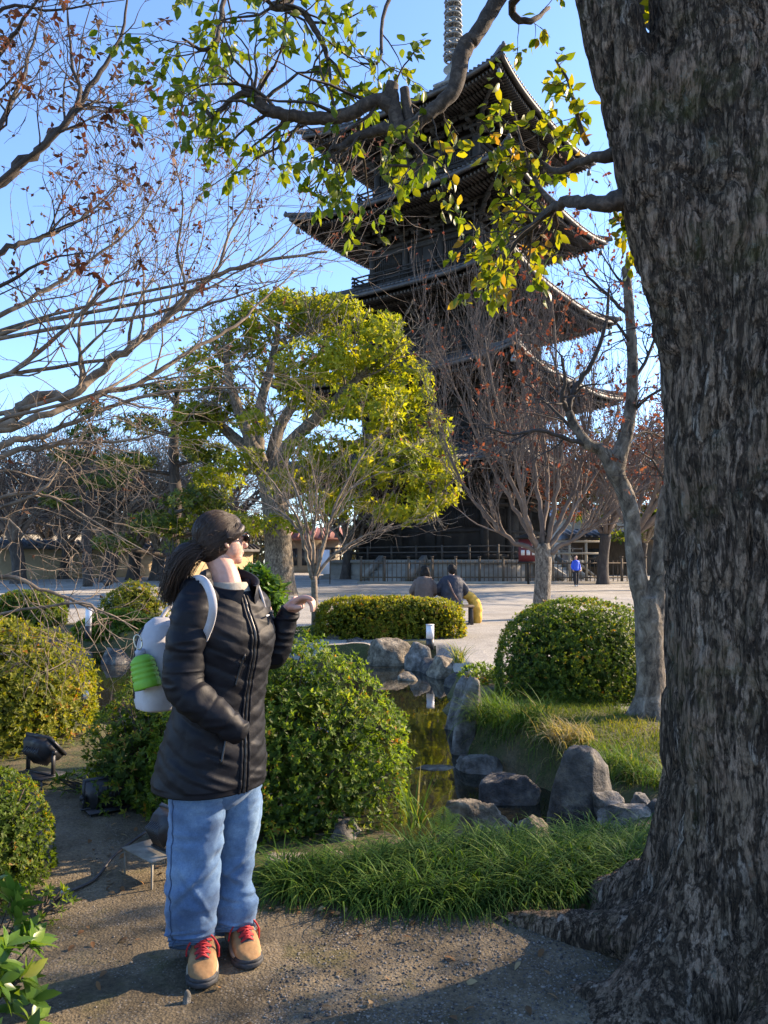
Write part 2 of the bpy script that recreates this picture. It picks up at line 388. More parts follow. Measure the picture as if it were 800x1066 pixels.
m, t, b = mat_new('plaza_gravel'); v = coords(t)
n1 = noise(t, v, .5, 9, .72); n2 = noise(t, v, 26, 5, .8)
c = ramp(t, n1, [(.34, (.22, .2, .165)), (.5, (.32, .295, .245)), (.66, (.41, .38, .32))])
c = mixc(t, .8, c, ramp(t, n2, [(.35, (.5, .5, .5)), (.5, (.95, .95, .95)), (.65, (1.35, 1.33, 1.3))]), 'MULTIPLY')
t.links.new(c, b.inputs['Base Color']); b.inputs['Roughness'].default_value = .95; bump(t, b, n2, .7, .03); M_grav = m
for r, nm, mt in ((0, 'garden_ground', M_soil), (1, 'gravel_plaza', M_grav), (2, 'garden_path', M_path)):
    q = GQ[reg == r]; u, inv = np.unique(q, return_inverse=True)
    tag(link_mesh(nm, make_mesh(nm, GV[u], inv.reshape(-1, 4)), mt), kind='structure')

# water
m, t, b = mat_new('pond_water'); v = coords(t, (1, .45, 1))
b.inputs['Base Color'].default_value = (.014, .014, .009, 1); b.inputs['Roughness'].default_value = .03; b.inputs['IOR'].default_value = 1.33
b.inputs['Specular IOR Level'].default_value = .9
bump(t, b, noise(t, v, 3.5, 3, .5), .035, .05); M_water = m
dp = POND - POND.mean(0); wp = POND + dp / np.linalg.norm(dp, axis=1, keepdims=True) * .5
mb = MB(); V = np.vstack([np.column_stack([wp, np.full(len(wp), WZ)]), [[*POND.mean(0), WZ]]]); k = len(wp)
# fan from a few inner points is not needed: the outline is star-like enough about its middle once triangulated by bmesh
bm = bmesh.new(); vs = [bm.verts.new(p) for p in V[:-1]]; f = bm.faces.new(vs); bmesh.ops.triangulate(bm, faces=[f]); bmesh.ops.recalc_face_normals(bm, faces=bm.faces)
if sum(f.normal.z for f in bm.faces) < 0: bmesh.ops.reverse_faces(bm, faces=bm.faces)
me = bpy.data.meshes.new('pond_water'); bm.to_mesh(me); bm.free(); tag(link_mesh('pond_water', me, M_water), kind='structure')

# ================================================================== shared materials
M_rock = simple('grey_rock', [(.34, (.04, .037, .031)), (.46, (.13, .12, .10)), (.56, (.22, .2, .17)), (.66, (.36, .335, .29))], 7, .9, 22, 1., .04)
M_rock2 = simple('brown_rock', [(.34, (.05, .042, .028)), (.48, (.16, .13, .09)), (.64, (.34, .285, .2))], 8, .9, 24, 1., .04)
M_dark = simple('dark_rock', [(.34, (.022, .021, .02)), (.48, (.06, .056, .05)), (.58, (.12, .105, .085)), (.68, (.26, .225, .16))], 6, .8, 22, 1., .035)
M_black = simple('black_metal', [(.3, (.012, .012, .013)), (.7, (.03, .03, .032))], 30, .45, 60, .1, .002)
M_steel = simple('weathered_steel', [(.3, (.10, .09, .07)), (.5, (.2, .18, .14)), (.7, (.3, .27, .22))], 12, .6, 40, .2, .002)
M_twig = simple('maple_twig', [(.34, (.08, .06, .042)), (.52, (.2, .15, .105)), (.68, (.32, .25, .18))], 9, .85, 40, .4, .004)
M_dtwig = simple('dark_maple_bark', [(.3, (.022, .017, .013)), (.6, (.06, .046, .036)), (.78, (.12, .095, .07))], 9, .85, 40, .4, .004)
M_redtwig = simple('reddish_twig', [(.3, (.085, .06, .045)), (.6, (.17, .122, .09)), (.75, (.26, .195, .145))], 3, .85)
def barkmat(name, sc, stops, st=(1, 1, .35), bs=.8, bd=.02):
    m, t, b = mat_new(name); v = coords(t, st)
    n = noise(t, v, sc, 9, .7, .6); t.links.new(ramp(t, n, stops), b.inputs['Base Color']); b.inputs['Roughness'].default_value = .9
    bump(t, b, n, bs, bd); return m
M_bark = barkmat('grey_brown_bark', 14, [(.36, (.03, .024, .018)), (.47, (.11, .088, .064)), (.56, (.19, .155, .115)), (.68, (.33, .28, .215))], (1, 1, .5), 1., .03)
M_bark_dk = barkmat('dark_bark', 6, [(.3, (.02, .016, .013)), (.55, (.065, .05, .04)), (.75, (.13, .105, .08))])
M_wood = simple('weathered_wood', [(.3, (.05, .036, .024)), (.55, (.11, .08, .053)), (.75, (.18, .135, .09))], 3, .8, 12, .5, .01, (6, 6, .6))
# ================================================================== PAGODA
PC = np.array([5.1, 55., .35]); PTH = .17
def pag(p):     # local (lateral corner-aligned frame) -> world; local square has its sides along x/y
    a = PTH + math.pi / 4; c, s = math.cos(a), math.sin(a); p = np.asarray(p, float)
    return np.stack([p[..., 0] * c - p[..., 1] * s, p[..., 0] * s + p[..., 1] * c, p[..., 2]], -1) + PC
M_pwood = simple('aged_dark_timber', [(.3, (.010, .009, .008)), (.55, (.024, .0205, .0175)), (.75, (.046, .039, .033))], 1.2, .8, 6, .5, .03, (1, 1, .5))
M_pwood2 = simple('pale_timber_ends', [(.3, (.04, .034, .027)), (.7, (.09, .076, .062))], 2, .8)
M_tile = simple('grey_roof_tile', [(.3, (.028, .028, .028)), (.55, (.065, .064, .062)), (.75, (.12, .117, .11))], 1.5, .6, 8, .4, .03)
M_plaster = simple('aged_plaster', [(.3, (.26, .22, .16)), (.7, (.42, .36, .27))], 1.5, .9)
M_bronze = simple('grey_bronze', [(.3, (.14, .15, .145)), (.7, (.3, .31, .3))], 3, .6, metal=.3)
M_stone = simple('podium_stone', [(.3, (.16, .145, .12)), (.55, (.27, .245, .2)), (.75, (.38, .345, .28))], .9, .9, 6, .5, .03)
pagoda = thing('pagoda', 'tall dark five storey wooden pagoda with upturned tiled eaves behind the trees', 'pagoda', PC)
def rot4(pts, k):
    for _ in range(k): pts = np.stack([-pts[..., 1], pts[..., 0], pts[..., 2]], -1)
    return pts
RR = [13.3, 12.75, 12.2, 11.6, 10.8]; RB = [6.7, 6.45, 6.2, 5.95, 5.6]; ZT = [7.9, 13.8, 19.5, 25.6, 31.7]
S2 = math.sqrt(2)
for tier in range(5):
    A = RR[tier] / S2; Bw = RB[tier] / S2; zt = ZT[tier] - PC[2]; ze = zt - .7                     # eave corner / middle
    top = tier == 4
    Bi = .75 if top else RB[tier + 1] / S2 + .15; zr = ze + (4.6 if top else 2.05)
    def surf(u, v, dz=0., over=0.):
        """u -1..1 along the eave, v 0 eave .. 1 top"""
        h = (A + over) * (1 - v) + Bi * v; lift = .6 * np.abs(u) ** 3.2 * (1 - v) ** 1.6
        flare = 1 + .03 * np.abs(u) ** 3 * (1 - v)
        return np.stack([u * h * flare, -h * flare, ze + (zr - ze) * (.62 * v + .38 * v * v) + lift + dz], -1)
    mt = MB(); me_ = MB(); mr = MB(); mk_ = MB(); mo = MB()
    us = np.linspace(-1, 1, 33); vs = np.linspace(0, 1, 9); U, Vv = np.meshgrid(us, vs)
    k, n = U.shape; qi = np.array([[a * n + b, a * n + b + 1, (a + 1) * n + b + 1, (a + 1) * n + b] for a in range(k - 1) for b in range(n - 1)])
    for s in range(4):
        mt.add(pag(rot4(surf(U, Vv), s)), qi)
        # rounded tile rows running down the slope
        nr = 54; uu = np.linspace(-.985, .985, nr); vv = np.linspace(0, 1, 7)
        h0 = A; rows = []
        for q in uu:
            x = q * A; vmax = np.clip((A - abs(x) * 1.0) / (A - Bi), .02, 1); vq = vv * vmax; hh = A * (1 - vq) + Bi * vq
            rows.append(pag(rot4(surf(np.clip(x / hh, -1, 1), vq, .03), s)))
        mt.tubes(np.array(rows), np.full((nr, 7), .085), 5, caps=True)
        # eave edge: thick fascia and round tile ends
        e0 = surf(us, np.zeros_like(us)); 
        for dz, off, tk, tg in ((-.12, -.02, .24, me_), (-.42, -.55, .22, mo)):
            lo = surf(us, np.zeros_like(us), dz - tk / 2, off); hi = surf(us, np.zeros_like(us), dz + tk / 2, off)
            l2 = surf(us, np.zeros_like(us), dz - tk / 2, off - .3); h2 = surf(us, np.zeros_like(us), dz + tk / 2, off - .3)
            tg.loft(np.array([pag(rot4(np.stack([lo[i], hi[i], h2[i], l2[i]]), s)) for i in range(len(us))]))
        # soffit boards under the eave and two rows of rafters
        def soff(u, v, dz=0.):          # v 0 eave .. 1 wall
            h = (A - .3) * (1 - v) + Bw * v; lift = .6 * np.abs(u) ** 3.2 * (1 - v) ** 1.4
            return np.stack([u * h * (1 + .03 * np.abs(u) ** 3 * (1 - v)), -h * (1 + .03 * np.abs(u) ** 3 * (1 - v)), ze - .38 + .35 * v + lift + dz], -1)
        mo.add(pag(rot4(soff(U, Vv), s)), qi[:, ::-1])
        nraf = 64
        for q in np.linspace(-.97, .97, nraf):
            x = q * A
            va = 0.02; vb = np.clip((A - .3 - abs(x)) / (A - .3 - Bw), .03, .62)
            def at(v, dz):
                h = (A - .3) * (1 - v) + Bw * v; return pag(rot4(soff(np.array(np.clip(x / h, -1, 1)), np.array(v), dz), s))
            mr.beam(at(va, -.13), at(vb * .52, -.16), .11, .17); mk_.beam(at(va - .012, -.13), at(va - .002, -.13), .11, .16)
            if vb > .3: mr.beam(at(.3, -.3), at(vb, -.32), .12, .18)
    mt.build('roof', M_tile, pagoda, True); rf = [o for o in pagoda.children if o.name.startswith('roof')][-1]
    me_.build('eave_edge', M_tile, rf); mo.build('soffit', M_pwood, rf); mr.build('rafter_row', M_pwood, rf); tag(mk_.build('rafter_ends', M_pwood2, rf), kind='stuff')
    # hips with upturned end ornament, wind bells at the corners
    for s in range(4):
        hp = MB(); bl = MB()
        vv = np.linspace(0, 1, 12); c = surf(np.ones(12), vv, .16); tip = c[0] + nrm(c[0] - c[1]) * .2 + [0, 0, .03]
        hp.path(pag(rot4(np.vstack([tip, c]), s)), np.r_[.1, np.full(12, .2)], 6, 2)
        o = pag(rot4(tip[None], s))[0]; hp.ball(o + [0, 0, .06], (.12, .12, .2), 8); hp.ball(o - [0, 0, .02], (.18, .18, .16), 8)
        d = pag(rot4((surf(np.array([1.]), np.array([0.]), -.35, -.45)), s))[0]
        bl.tubes([d, d - [0, 0, .35]], [.02, .02], 5); bl.loft(np.array([[d + [r * math.cos(q), r * math.sin(q), z] for q in np.arange(8) * math.pi / 4] for r, z in ((.17, -.75), (.15, -.6), (.12, -.45), (.05, -.36))]))
        hp.build('hip_ridge', M_tile, rf, True); bl.build('wind_bell', M_bronze, rf, True)
    # storey walls
    zb = 1.35 if tier == 0 else ZT[tier - 1] - PC[2] - .95 + 2.0; zw = ze + .1
    mw = MB(); cols = []; doors = []; lats = [];  mp = MB(); mbk = MB();
    mw.loft(np.array([pag(np.array([(-Bw, -Bw, z), (Bw, -Bw, z), (Bw, Bw, z), (-Bw, Bw, z)])) for z in (zb - .5, zw + .2)]))
    xs = np.linspace(-Bw, Bw, 4); ax = lambda s: (np.array([[math.cos(PTH + math.pi / 4 + s * math.pi / 2), math.sin(PTH + math.pi / 4 + s * math.pi / 2), 0], [-math.sin(PTH + math.pi / 4 + s * math.pi / 2), math.cos(PTH + math.pi / 4 + s * math.pi / 2), 0], [0, 0, 1]]))
    W = lambda x, y, z, s: pag(rot4(np.array([[x, y, z]], float), s))[0]
    for s in range(4):
        for x in xs[:3]: cols.append(MB().tubes([W(x, -Bw - .02, zb - .3, s), W(x, -Bw - .02, zw - 1.2, s)], [.27, .25], 12))
        zf = zw - 2.1; hh = zf - zb
        for z, tk, ht in ((zb + .12, .3, .26), (zb + hh * .5, .2, .2), (zf, .3, .26), (zf + .45, .34, .18)): mp.box(W(0, -Bw - .05, z, s), (2 * Bw + .5, tk, ht), ax=ax(s))
        for i in range(3):
            xm = (xs[i] + xs[i + 1]) / 2; wd = xs[1] - xs[0] - .6
            if i == 1:
                for q in (-1, 1): doors.append(MB()); doors[-1].box(W(xm + q * wd / 4, -Bw - .06, zb + .25 + (hh - .4) / 2, s), (wd / 2 - .05, .12, hh - .4), ax=ax(s))
            else:
                ml = MB(); lats.append(ml); ml.box(W(xm, -Bw - .03, zb + hh * .74, s), (wd, .08, hh * .36), ax=ax(s))
                for q in np.linspace(-.45, .45, 13): ml.box(W(xm + q * wd, -Bw - .09, zb + hh * .74, s), (.06, .07, hh * .36), ax=ax(s))
        # stepped bracket clusters
        for x in list(xs) + list((xs[1:] + xs[:-1]) / 2):
            for st in range(3):
                y = -Bw - .25 - .62 * st; z = zf + .62 + .42 * st
                mbk.box(W(x, y + .1, z, s), (.24, 1.0, .2), ax=ax(s)); mbk.box(W(x, y - .3, z + .2, s), (1.15, .2, .18), ax=ax(s))
                for q in (-.48, 0, .48): mbk.box(W(x + q, y - .3, z + .37, s), (.26, .26, .16), ax=ax(s))
        for st in range(3): mbk.box(W(0, -Bw - .56 - .62 * st, zf + 1.14 + .42 * st, s), (2 * Bw + 1.1 + 1.24 * st, .2, .2), ax=ax(s))
        for st in range(4):
            a = W(Bw + .0, -Bw - .0, zf + .6 + .3 * st, s); b_ = W(Bw + .5 + .6 * st, -Bw - .5 - .6 * st, zf + .75 + .3 * st, s); mbk.beam(a, b_, .22, .22)
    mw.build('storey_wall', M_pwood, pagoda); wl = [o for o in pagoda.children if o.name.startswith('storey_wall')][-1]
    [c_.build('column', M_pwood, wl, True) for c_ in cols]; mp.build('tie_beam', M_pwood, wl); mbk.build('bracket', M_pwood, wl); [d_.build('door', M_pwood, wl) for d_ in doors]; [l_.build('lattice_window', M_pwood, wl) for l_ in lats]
    if tier:
        rl = MB(); q = Bw + .95
        for s in range(4):
            rl.box(W(0, -Bw - .5, zb - .05, s), (2 * q, 1.0, .14), ax=ax(s))
            for z in (.3, .55, .85): rl.box(W(0, -q, zb + z, s), (2 * q + .5, .1, .09), ax=ax(s))
            for x in np.linspace(-q, q, 9)[:-1]: rl.box(W(x, -q, zb + .42, s), (.1, .1, .9), ax=ax(s))
        rl.build('balcony_railing', M_pwood, pagoda)
# finial
fn = MB(); z0 = ZT[4] - PC[2] - .95 + 4.4
fn.loft(np.array([pag(np.array([(-r, -r, z), (r, -r, z), (r, r, z), (-r, r, z)])) for r, z in ((.95, z0), (.95, z0 + .9), (1.1, z0 + .95), (1.1, z0 + 1.1))]))
circ = lambda r, z, n=16: pag(np.array([[r * math.cos(q), r * math.sin(q), z] for q in np.arange(n) * 2 * math.pi / n]))
fn.loft(np.array([circ(r, z0 + z) for r, z in ((.8, 1.1), (.75, 1.5), (.5, 1.9), (.3, 2.2), (.75, 2.4), (.3, 2.6), (.16, 2.7), (.13, 12.5))]))
fo = fn.build('finial', M_bronze, pagoda, True)
for i in range(9):
    rg = MB(); z = z0 + 3.4 + i * .82; r = .66 - .02 * i
    q = np.linspace(0, 2 * math.pi, 25)
    for zz in (-.16, .16): rg.tubes(pag(np.stack([r * np.cos(q), r * np.sin(q), np.full(25, z + zz)], -1)), np.full(25, .07), 6)
    for a in np.arange(8) * math.pi / 4: rg.beam(pag(np.array([.12 * math.cos(a), .12 * math.sin(a), z])), pag(np.array([r * math.cos(a), r * math.sin(a), z])), .08, .3); rg.ball(pag(np.array([r * 1.08 * math.cos(a), r * 1.08 * math.sin(a), z])), .1, 6)
    rg.build('finial_ring', M_bronze, fo, True)
fl = MB()
for a in np.arange(4) * math.pi / 2: fl.loft(np.array([pag(np.array([[.1 * math.cos(a), .1 * math.sin(a), z0 + 11 + q], [(.1 + wd) * math.cos(a), (.1 + wd) * math.sin(a), z0 + 11 + q], [(.1 + wd) * math.cos(a) - .05 * math.sin(a), (.1 + wd) * math.sin(a) + .05 * math.cos(a), z0 + 11 + q], [.1 * math.cos(a) - .05 * math.sin(a), .1 * math.sin(a) + .05 * math.cos(a), z0 + 11 + q]])) for q, wd in ((0, .1), (.5, .5), (1.0, .35), (1.5, .1))]))
fl.ball(pag(np.array([0, 0, z0 + 13.2])), .25, 10); fl.ball(pag(np.array([0, 0, z0 + 13.75])), .18, 10); fl.build('finial_flame', M_bronze, fo, True)
# podium
po = MB(); q = RB[0] / S2 + 1.9
sq = lambda r, z: pag(np.array([(-r, -r, z), (r, -r, z), (r, r, z), (-r, r, z)]))
po.loft(np.array([sq(q, -.5), sq(q, 1.02)])); po.loft(np.array([sq(q + .14, 1.024), sq(q + .14, 1.25)])); po.loft(np.array([sq(q + .14, -.5), sq(q + .14, .2)]))
pob = po.build('podium', M_stone, pagoda)
for s in (0, 3):
    st_ = MB()
    for k in range(6): st_.box(pag(rot4(np.array([[0, -q - .2 - .3 * k, 1.05 - .2 * k - .35]]), s))[0], (3, .3, .9), ax=ax(s))
    for sx in (-1.65, 1.65): st_.beam(pag(rot4(np.array([[sx, -q - .1, 1.35]]), s))[0], pag(rot4(np.array([[sx, -q - 2.1, .1]]), s))[0], .35, .4)
    st_.build('stair', M_stone, pob)
ra = MB()
for s in range(4):
    for z in (.45, .8): ra.box(pag(rot4(np.array([[0, -q - .02, 1.25 + z]]), s))[0], (2 * q, .08, .09), ax=ax(s))
    for x in np.linspace(-q, q, 8)[:-1]: ra.box(pag(rot4(np.array([[x, -q - .02, 1.25 + .45]]), s))[0], (.1, .1, .9), ax=ax(s))
ra.build('podium_railing', M_pwood2, pob)

# ================================================================== fence before the pagoda
FY = 44.; fz = lambda x: hz(x, FY)
fence = thing('picket_fence', 'long low wooden fence with thin bars running along the plaza before the pagoda', 'fence', (5, FY, .24))
x0, x1 = P(376, 590, FY)[0], P(672, 590, FY)[0]; xs = np.linspace(x0, x1, 13)
for x in xs:
    p = MB().box((x, FY, .24 + .72), (.13, .13, 1.5)); p.box((x, FY, .24 + 1.5), (.17, .17, .08)); p.build('post', M_wood, fence)
r_ = MB()
for z in (.35, 1.15): r_.box(((x0 + x1) / 2, FY + .002, .24 + z), (x1 - x0, .07, .08))
r_.build('rail', M_wood, fence)
b_ = MB()
for x in np.arange(x0 + .2, x1, .26): b_.box((x, FY + .07, .24 + .7), (.045, .04, 1.2))
b_.build('picket_bars', M_wood, fence)
MB().box(((x0 + x1) / 2, FY - .1, .24), (x1 - x0 + .4, .5, .25)).build('stone_kerb', M_stone, fence)
# second tall railing nearer the right
g = thing('timber_rack', 'tall open timber railing standing right of the pagoda steps behind the blue jacket', 'railing', (P(612, 600, 46)[0], 46, .26))
gx0, gx1 = P(576, 590, 46)[0], P(628, 590, 46)[0]
for x in np.linspace(gx0, gx1, 4): MB().box((x, 46, .26 + 1.25), (.14, .14, 2.5)).build('post', M_plaster, g)
for z in (1.7, 2.4): MB().box(((gx0 + gx1) / 2, 45.9, .26 + z), (gx1 - gx0 + .6, .08, .12)).build('rail', M_plaster, g)
MB().beam((gx0 + .5, 46.1, 2.2), (gx1 - .3, 46.1, .5), .3, .12).build('brace_board', M_stone, g)
# red notice on a stand
s_ = thing('notice_stand', 'small dark red notice board on a post beside the pagoda steps', 'sign', (*P(550, 600, 43)[:2], .23))
c = P(550, 573, 43)
MB().box(c, (1.05, .08, 1.25)).build('board', simple('red_board', [(.3, (.10, .012, .015)), (.7, (.2, .03, .03))], 2, .6), s_)
fr = MB(); wt = MB()
for z in (-.3, .3): fr.box(c + [0, -.03, z * 2.2], (1.15, .12, .09))
for k in range(3): wt.box(c + [-.3 + .3 * k, -.05, -.12], (.2, .02, .28)); wt.box(c + [-.3 + .3 * k, -.05, .2], (.16, .02, .1))
fr.build('frame', M_pwood, s_); wt.build('white_characters', simple('sign_white', [(.3, (.6, .58, .54)), (.7, (.75, .73, .7))], 5, .7), s_); MB().box((c[0], 43.02, (c[2] + .2) / 2), (.12, .1, c[2] - .2)).build('post', M_pwood, s_)
MB().loft(np.array([[c + [x * (1 if z < .8 else .1), y, z] for x, y in ((-.65, -.25), (.65, -.25), (.65, .25), (-.65, .25))] for z in (.68, .72, .95)])).build('little_roof', M_pwood, s_)
# white sign board left of the fence
w_ = thing('standing_board', 'pale standing board at the fence left of the pagoda, behind the small bare maple', 'sign', (*P(338, 600, 42)[:2], .22)); c = P(338, 585, 42)
MB().box(c, (.55, .06, 1.3)).build('panel', simple('pale_panel', [(.3, (.5, .55, .62)), (.7, (.62, .66, .72))], 2, .6), w_)
for q in (-.3, .3): MB().box((c[0] + q, 42.01, c[2] - .25), (.05, .05, 1.9)).build('post', M_wood, w_)

# ================================================================== far walls and buildings
def building(name, label, px0, px1, Yd, ztop, zroof, wallm, roofm, depth=8, base=0., windows=0):
    a, b_ = P(px0, 590, Yd)[0], P(px1, 590, Yd)[0]; o = thing(name, label, 'building' if 'wall' not in name else 'wall', ((a + b_) / 2, Yd, base))
    cx, wd = (a + b_) / 2, b_ - a
    MB().box((cx, Yd + depth / 2, (ztop + base - 1) / 2), (wd, depth, ztop - base + 1)).build('wall', wallm, o)
    rr = MB(); e = .06 * depth + .35
    rr.loft(np.array([[(cx + sx * (wd / 2 + e), Yd + depth / 2 + sy * (depth / 2 + e) * f, z) for sx, sy in ((-1, -1), (1, -1), (1, 1), (-1, 1))] for z, f in ((ztop + .004, 1), (ztop + .2, 1), (zroof, .03))]))
    nr = int(min(90, wd / .45)); hx = np.linspace(-wd / 2 - e, wd / 2 + e, nr)
    rr.tubes(np.array([[(cx + x, Yd - e, ztop + .24), (cx + x, Yd + depth / 2, zroof + .05)] for x in hx]), np.full((nr, 2), .1), 6)
    rr.build('roof', roofm, o)
    if windows:
        for k in range(windows):
            x = cx - wd / 2 + (k + .5) * wd / windows
            MB().box((x, Yd - .02, ztop * .5 + .2), (wd / windows * .5, .1, ztop * .45)).build('window', M_win, o)
    return o
M_win = simple('dark_pane', [(.3, (.02, .025, .03)), (.7, (.05, .06, .07))], 2, .15)
M_earth = simple('ochre_earth_wall', [(.3, (.26, .19, .11)), (.55, (.37, .28, .165)), (.75, (.46, .36, .22))], .6, .95)
M_white = simple('white_wall', [(.3, (.5, .48, .45)), (.7, (.68, .66, .62))], .6, .9)
M_blue = simple('blue_grey_roof', [(.3, (.16, .19, .24)), (.7, (.3, .34, .4))], 1, .6)
wl_ = building('earthen_wall', 'long ochre earthen boundary wall with a tiled cap behind the bare trees on the left', 90, 450, 58, 2.3, 2.9, M_earth, M_tile, .8)
wl_.location = (-19.2, 56, 0); wl_.rotation_euler = (0, 0, R(51))
building('hall_building', 'long low hall with grey roof and white wall far behind the wall on the left', -300, 150, 84, 4.4, 6.5, M_white, M_tile, 10, 0, 9)
building('gate_shop', 'small pale building with dull red roof seen past the small bare maple', 302, 352, 70, 3.4, 4.6, M_plaster, simple('red_fascia', [(.3, (.2, .07, .055)), (.7, (.3, .12, .09))], 1, .7), 6, 0, 5)
building('tea_house', 'low dark timber building with corrugated grey roof at the right edge of the plaza', 602, 760, 62, 3.2, 4.1, M_wood, M_tile, 6, 0, 4)
building('pale_house', 'pale house with blue grey roof above the low timber building on the right', 592, 720, 80, 6.4, 7.6, M_plaster, M_blue, 9, 0, 5)

# far wood closing the horizon
g = np.random.default_rng(77); n = 9000; a = g.uniform(-1, 1, n); X_ = a * 95; Y_ = 100 + 25 * g.random(n) + np.abs(a) * 5; H_ = 5.2 + 2.6 * fbm(np.stack([X_ * .13, np.zeros(n), np.zeros(n)], -1), 3, 4) + 1.2 * g.random(n)
Cw = np.stack([X_, Y_, .8 + H_ * g.random(n) ** .7], -1); mb = MB(); rosettes(mb, g, Cw, nrm(g.normal(size=(n, 3)) + [0, -.3, .5]), 4, 1.0, .5)
tag(mb.build('far_wood', leafmat('far_wood_leaf', [(0, (.05, .05, .03)), (.5, (.12, .10, .06)), (.8, (.17, .13, .085)), (1, (.12, .14, .05))], .2, .8)), None, None, None, 'stuff')
# ================================================================== ROCKS
def rock(name, label, c, size, mat, seed, planes=16, rough=.07, rz=0., lean=(0, 0), group=None, cat='rock', flat=1., sub=5):
    """angular boulder: a rounded polyhedron with noise; c = centre of its foot, size = full w,d,h; it sits partly in the ground."""
    g = np.random.default_rng(seed)
    bm = bmesh.new(); bmesh.ops.create_icosphere(bm, subdivisions=sub, radius=1); D = np.array([v.co[:] for v in bm.verts]); T = np.array([[v.index for v in f.verts] for f in bm.faces]); bm.free()
    n = nrm(g.normal(size=(planes, 3)) * [1, 1, .55]); n[:, 2] = np.where(n[:, 2] < -.2, -n[:, 2], n[:, 2]); n[0] = nrm([g.normal() * .25, g.normal() * .25, 1]); d = g.uniform(.72, 1.1, planes); d[0] = .92
    r0 = (np.abs(D) ** 5.).sum(1) ** -.2                                              # blocky core, then flat chips struck off it
    dt = D @ n.T; r = np.where(dt > .05, d / np.maximum(dt, .05), 9.); r = np.minimum(r0, r.min(1)); k = 40.
    V = D * r[:, None]; V *= 1 + rough * 1.7 * fbm(D * 1.7 + seed, 4, seed)[:, None] - rough * .6 * np.clip(1 - np.abs(vn(D * 3.3 + seed, seed + 5)) * 3, 0, 1)[:, None] ** 2 + rough * .7 * fbm(D * 7 + seed, 3, seed + 3)[:, None]
    s = np.array(size) / 2.; V[:, 2] = np.where(V[:, 2] > 0, V[:, 2], V[:, 2] * .45) * (2 if flat == 1 else 2)
    V = V * s; V[:, 0] += lean[0] * V[:, 2]; V[:, 1] += lean[1] * V[:, 2]
    a, b = math.cos(rz), math.sin(rz); V = np.column_stack([V[:, 0] * a - V[:, 1] * b, V[:, 0] * b + V[:, 1] * a, V[:, 2]])
    o = link_mesh(name, make_mesh(name, V, None, T, None, True), mat); o.location = c
    return tag(o, label, cat, group)
def gl(px, py, z): q = G(px, py, z); return (q[0], q[1], z)
rock('boulder', 'big dark upright boulder with a sunlit tan right side behind the mondo grass', (1.235, 4.95, -.3), (.53, .46, .64), M_dark, 12, 22, .05, .3)
rock('standing_stone', 'tall upright grey stone slab at the pond edge left of the sedge tuft', (.78, 7.42, -.36), (.31, .3, .74), M_rock, 23, 18, .06, .2)
rock('standing_stone', 'pointed grey stone leaning behind the tall upright slab', (.8, 8.5, -.36), (.36, .36, .6), M_rock, 5, 16, .07, -.2, (.18, 0))
rock('rock', 'small rounded pale rock at the foot of the tall upright slab', gl(506, 782, -.36), (.26, .22, .2), M_rock, 7, 24, .05)
rock('rock', 'flat pale grey rock rising to a point on its left in the narrow water', gl(499, 806, -.36), (.5, .3, .17), M_rock, 8, 16, .08, -.25)
rock('rock', 'dark faceted rock in the water in front of the flat pale grey rock', gl(528, 838, -.37), (.46, .34, .24), M_dark, 31, 10, .06, .1)
rock('rock', 'broad low brown grey rock at the edge of the mondo grass beside the fern', gl(494, 874, -.2), (.5, .3, .24), M_rock2, 14, 16, .08, -.2)
rock('rock', 'small pale yellowish rock between the broad low rock and the big boulder', gl(551, 872, -.14), (.25, .2, .13), M_rock2, 15, 16, .08)
rock('rock', 'grey rock under the open right edge of the front azalea', gl(362, 893, -.12), (.28, .24, .22), M_rock, 16, 14, .08, .5)
rock('rock', 'low grey rock in front of the one under the front azalea', gl(352, 899, -.03), (.24, .14, .07), M_rock2, 17, 14, .08)
rock('flat_stone', 'thin submerged brown slab just under the pond surface left of the flat pale rock', gl(458, 803, -.37), (.5, .3, .05), M_rock2, 18, 18, .05)
for k, (px, py, wd, ht, lb, mt) in enumerate([(655, 852, .34, .1, 'pale flat slab right of the big dark boulder', M_rock), (690, 852, .26, .11, 'dark flat slab tight against the big trunk', M_dark),
        (632, 842, .2, .11, 'small pale stone tucked behind the big dark boulder', M_rock), (668, 842, .16, .09, 'little grey stone behind the pale flat slab', M_rock)]):
    rock('flat_stone', lb, gl(px, py, -.03), (wd, .2, ht), mt, 60 + k, 14, .08, -.3)
far = [(322, 676, 48, 20, 'low flat mossy rock left of the hedge on the far bank'), (346, 684, 34, 24, 'dark rock at the left end of the far bank stones under the hedge'), (371, 687, 27, 28, 'squarish pale rock second from left under the hedge'),
       (408, 692, 46, 27, 'broad pale block rock below the middle of the hedge'), (436, 697, 22, 28, 'tilted wedge rock left of the white path light'), (450, 700, 24, 14, 'small grey rock at the waterline below the white path light'),
       (467, 705, 40, 22, 'flat topped brown rock right of the white path light'), (438, 672, 34, 9, 'thin pale stone at the foot of the white path light'), (476, 716, 18, 15, 'small dark rock at the waterline behind the leaning stone'), (424, 707, 20, 8, 'tiny grey rock in the water below the wedge rock')]
for k, (px, py, w_, h_, lb) in enumerate(far):
    q = G(px, py, WZ); s = q[1] / F
    rock('bank_rock', lb, (q[0], q[1] + .1, WZ - .04), (w_ * s * 1.32, .6, h_ * s * 1.0 + .03), [M_rock2, M_rock, M_dark][k % 3] if k != 3 else M_rock2, 80 + k, 13, .07, .1 * (k % 3 - 1), group='rocks along the far bank', sub=4)
